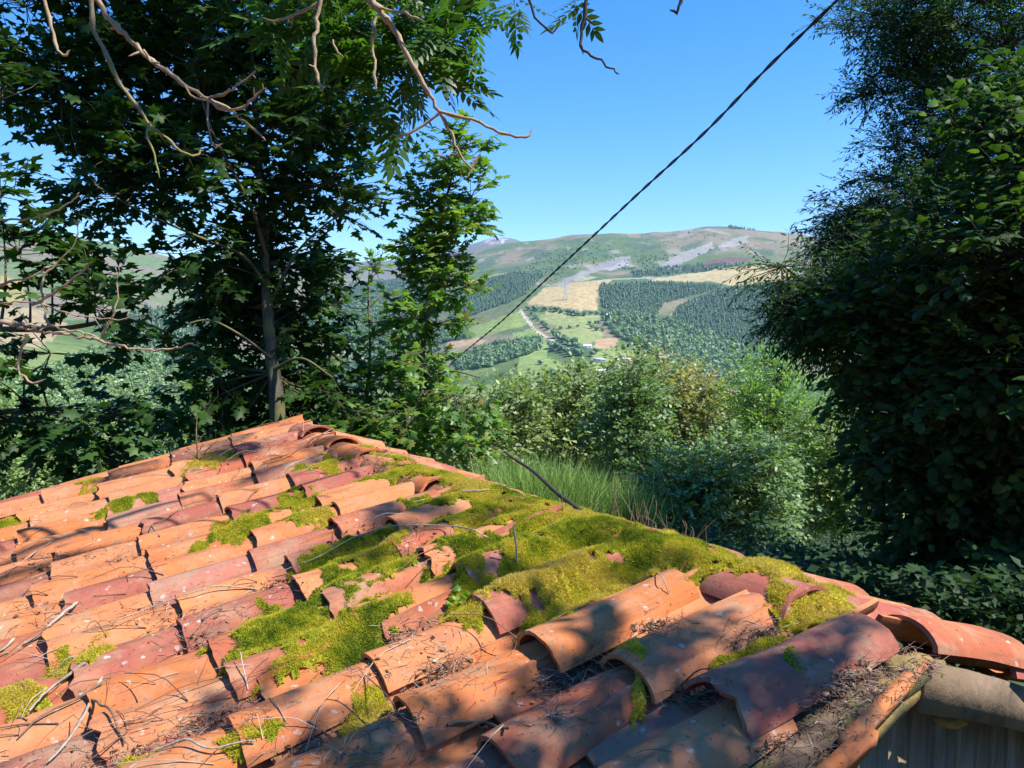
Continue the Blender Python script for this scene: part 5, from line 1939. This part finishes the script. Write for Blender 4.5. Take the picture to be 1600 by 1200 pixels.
mid('broadleaf_tree', 'blue green tree below the rusty one nearest the undergrowth', 1100, 13, [(1100, 740, 55, 35, .8, 0, 14), (1170, 730, 50, 40, .8, .5, 14), (1080, 800, 50, 45, .8, 0, 14), (1150, 800, 60, 45, .8, 0, 16), (1180, 790, 40, 40, .8, .5, 12), (1040, 780, 40, 45, .7, -.5, 8)], 'bluegreen', .10)
mid('feathery_tree', 'fresh green feathery tree with an upright top beside the dark trees', 1210, 16, [(1200, 575, 20, 30, .6, 0, 5), (1190, 620, 40, 30, .9, 0, 10), (1235, 650, 55, 40, 1.0, 0, 15), (1270, 700, 55, 40, 1.0, 0, 14), (1200, 690, 50, 45, 1.0, 0, 14)], 'bright', .12, LANCE, 18, 12)
mid('broadleaf_tree', 'pale olive green tree showing between the feathery tree and the dark thicket', 1320, 15, [(1320, 700, 50, 40, 1, 0, 13), (1340, 750, 45, 40, 1, 0, 12), (1290, 760, 40, 40, .9, 0, 9)], 'pale', .10)
mid('lime_bush', 'lime green sunlit bush at the edge of the dark undergrowth', 1305, 15, [(1305, 800, 34, 18, .5, 0, 12), (1335, 820, 36, 14, .5, 0, 10), (1285, 826, 26, 14, .5, 0, 7)], 'lime', .10, LANCE, 16, 8, .02)
mid('broadleaf_tree', 'pale green tree crown below the left maple boughs by the roof corner', 60, 15, [(50, 700, 70, 40, 1.2, 0, 14), (20, 750, 50, 40, 1.0, 0, 10), (130, 740, 50, 35, 1.0, 0, 10), (-20, 660, 50, 40, 1, 0, 8)], 'pale', .12)
mid('broadleaf_tree', 'dark green tree behind the left slope of the roof', 190, 18, [(190, 720, 70, 35, 1.4, 0, 14), (270, 680, 50, 35, 1.2, 0, 10), (120, 700, 40, 30, 1.2, 0, 6)], 'bluegreen', .13)
mid('broadleaf_tree', 'grey green tree below the sparse sapling seen past the maple trunk', 560, 16, [(500, 680, 50, 30, 1.0, 0, 9), (590, 690, 60, 30, 1.0, 0, 11), (540, 650, 50, 20, 1, 0, 6)], 'grey', .11)

# ---- broom
def broom(u, v, d, wpx, hpx, n_, label):
    p = at(u, v, d)
    w = wpx / FPX * d
    h = hpx / FPX * d
    bag_v, bag_t, bag_a = [], [], []
    b0 = np.stack([rng.normal(0, w * .35, n_), rng.normal(0, w * .35, n_), np.full(n_, -.25)], 1)
    dirs = np.stack([b0[:, 0] * .9 + rng.normal(0, .24, n_), b0[:, 1] * .8 + rng.normal(0, .24, n_), np.ones(n_)], 1)
    L = (h + .25) * rng.uniform(.55, 1.1, n_)
    P1 = b0 + unit(dirs) * (L * .55)[:, None]
    P2 = b0 + unit(dirs + rng.normal(0, .12, (n_, 3))) * L[:, None]
    sd_ = unit(np.cross(dirs, rng.normal(0, 1, (n_, 3))))
    r_ = rng.uniform(.0028, .0055, n_)[:, None]
    V = np.stack([b0 - sd_ * r_, b0 + sd_ * r_, P1 + sd_ * r_ * .9, P1 - sd_ * r_ * .9, P2], 1).reshape(-1, 3)
    o5 = np.arange(n_)[:, None] * 5
    T = np.concatenate([o5 + np.array((0, 1, 2)), o5 + np.array((0, 2, 3)), o5 + np.array((3, 2, 4))])
    o = link('broom_bush', nmesh('broom_bush', V, T, MAT['broom'], False, {'rnd': np.repeat(rng.random(n_), 5)}), None, None, label, 'bush')
    o.location = tuple(p)


broom(848, 800, 7.0, 80, 84, 3000, 'bright green broom bush with upright stems just past the mossy ridge')
broom(912, 808, 7.5, 45, 78, 1300, 'broom bush in the middle of the row, half in shade')
broom(975, 820, 7.2, 50, 80, 800, 'darker broom bush right of the taller pair')
broom(800, 780, 8.0, 60, 75, 1200, 'small broom bush at the left end of the row')


# ---- undergrowth on the slope right of the shed
cand = []
while len(cand) < 46000:
    a_ = math.radians(random.uniform(2, 46))
    r = random.uniform(3.4, 12)
    cand.append((r * math.sin(a_), r * math.cos(a_)))
cand = np.array(cand)
# keep clear of the shed itself
rel = cand - NP[:2]
al = rel @ E1[:2]
ac = rel @ WX[:2]
ok = ~((al > -.6) & (al < RL + .5) & (ac < 2.7) & (ac > -4))
cand = cand[ok]
gzv = np.array([ground(x_, y_) for x_, y_ in cand])
target = -(.25 + .085 * fbm(np.stack([cand[:, 0], cand[:, 1], cand[:, 0] * 0], 1), .9, 3, 91)) * np.hypot(cand[:, 0], cand[:, 1]) - .15
hump = np.clip(target - gzv, .2, 3.4) + .2 * fbm(np.stack([cand[:, 0], cand[:, 1], cand[:, 0] * 0], 1), .8, 3, 90)
Pg = np.stack([cand[:, 0], cand[:, 1], gzv + hump * rng.uniform(.3, 1, len(cand)) ** .35], 1)
Dg = unit(rng.normal(0, 1, Pg.shape) * (1, 1, .4))
link('undergrowth', cloud(RHOMB, Pg, frames(Dg, rng.normal(0, .45, Dg.shape) + (0, 0, 1)), rng.uniform(.04, .095, len(Pg)), rng.random(len(Pg)), 'undergrowth', MAT['under']), None, 'stuff',
     'dark brambles and ferns covering the shaded slope beyond the roof')

# ------------------------------------------------------------------ overhead cable: two strands twisted together
q = [at(1380, -75, 4.3), at(1303, 5, 4.6), at(1200, 105, 5.1), at(1100, 208, 5.8), at(1000, 300, 6.7), at(920, 375, 7.7), at(850, 440, 9.0), at(780, 505, 10.7), at(716, 558, 12.8), at(690, 585, 14.5)]
Q = spline(q, 420)
arc = np.concatenate([[0], np.cumsum(np.linalg.norm(np.diff(Q, axis=0), axis=1))])
T = unit(np.gradient(Q, axis=0))
s1 = unit(np.cross(T, (0, 0, 1.0)))
s2 = np.cross(T, s1)
cab = thing('overhead_cable', 'black twisted overhead cable running from top right down into the valley', 'cable', tuple(q[0]))
mcab, nt, b = M('black_cable')
b.inputs['Base Color'].default_value = (.012, .012, .016, 1)
b.inputs['Roughness'].default_value = .6
for ph in (0, PI):
    an = arc * 2 * PI / .42 + ph
    W_ = Q + (s1 * np.cos(an)[:, None] + s2 * np.sin(an)[:, None]) * .0065
    V, F_ = tube(W_, np.full(len(W_), .0062), 6)
    keep(link('cable_strand', nmesh('cable_strand', V, F_, mcab, True), cab), cab)
tris = 0
for me in {o.data for o in S.objects if o.type == 'MESH'}:
    tris += sum(len(p_.vertices) - 2 for p_ in me.polygons) if len(me.polygons) < 1000 else len(me.loops) - 2 * len(me.polygons)
print('TRIS', tris)
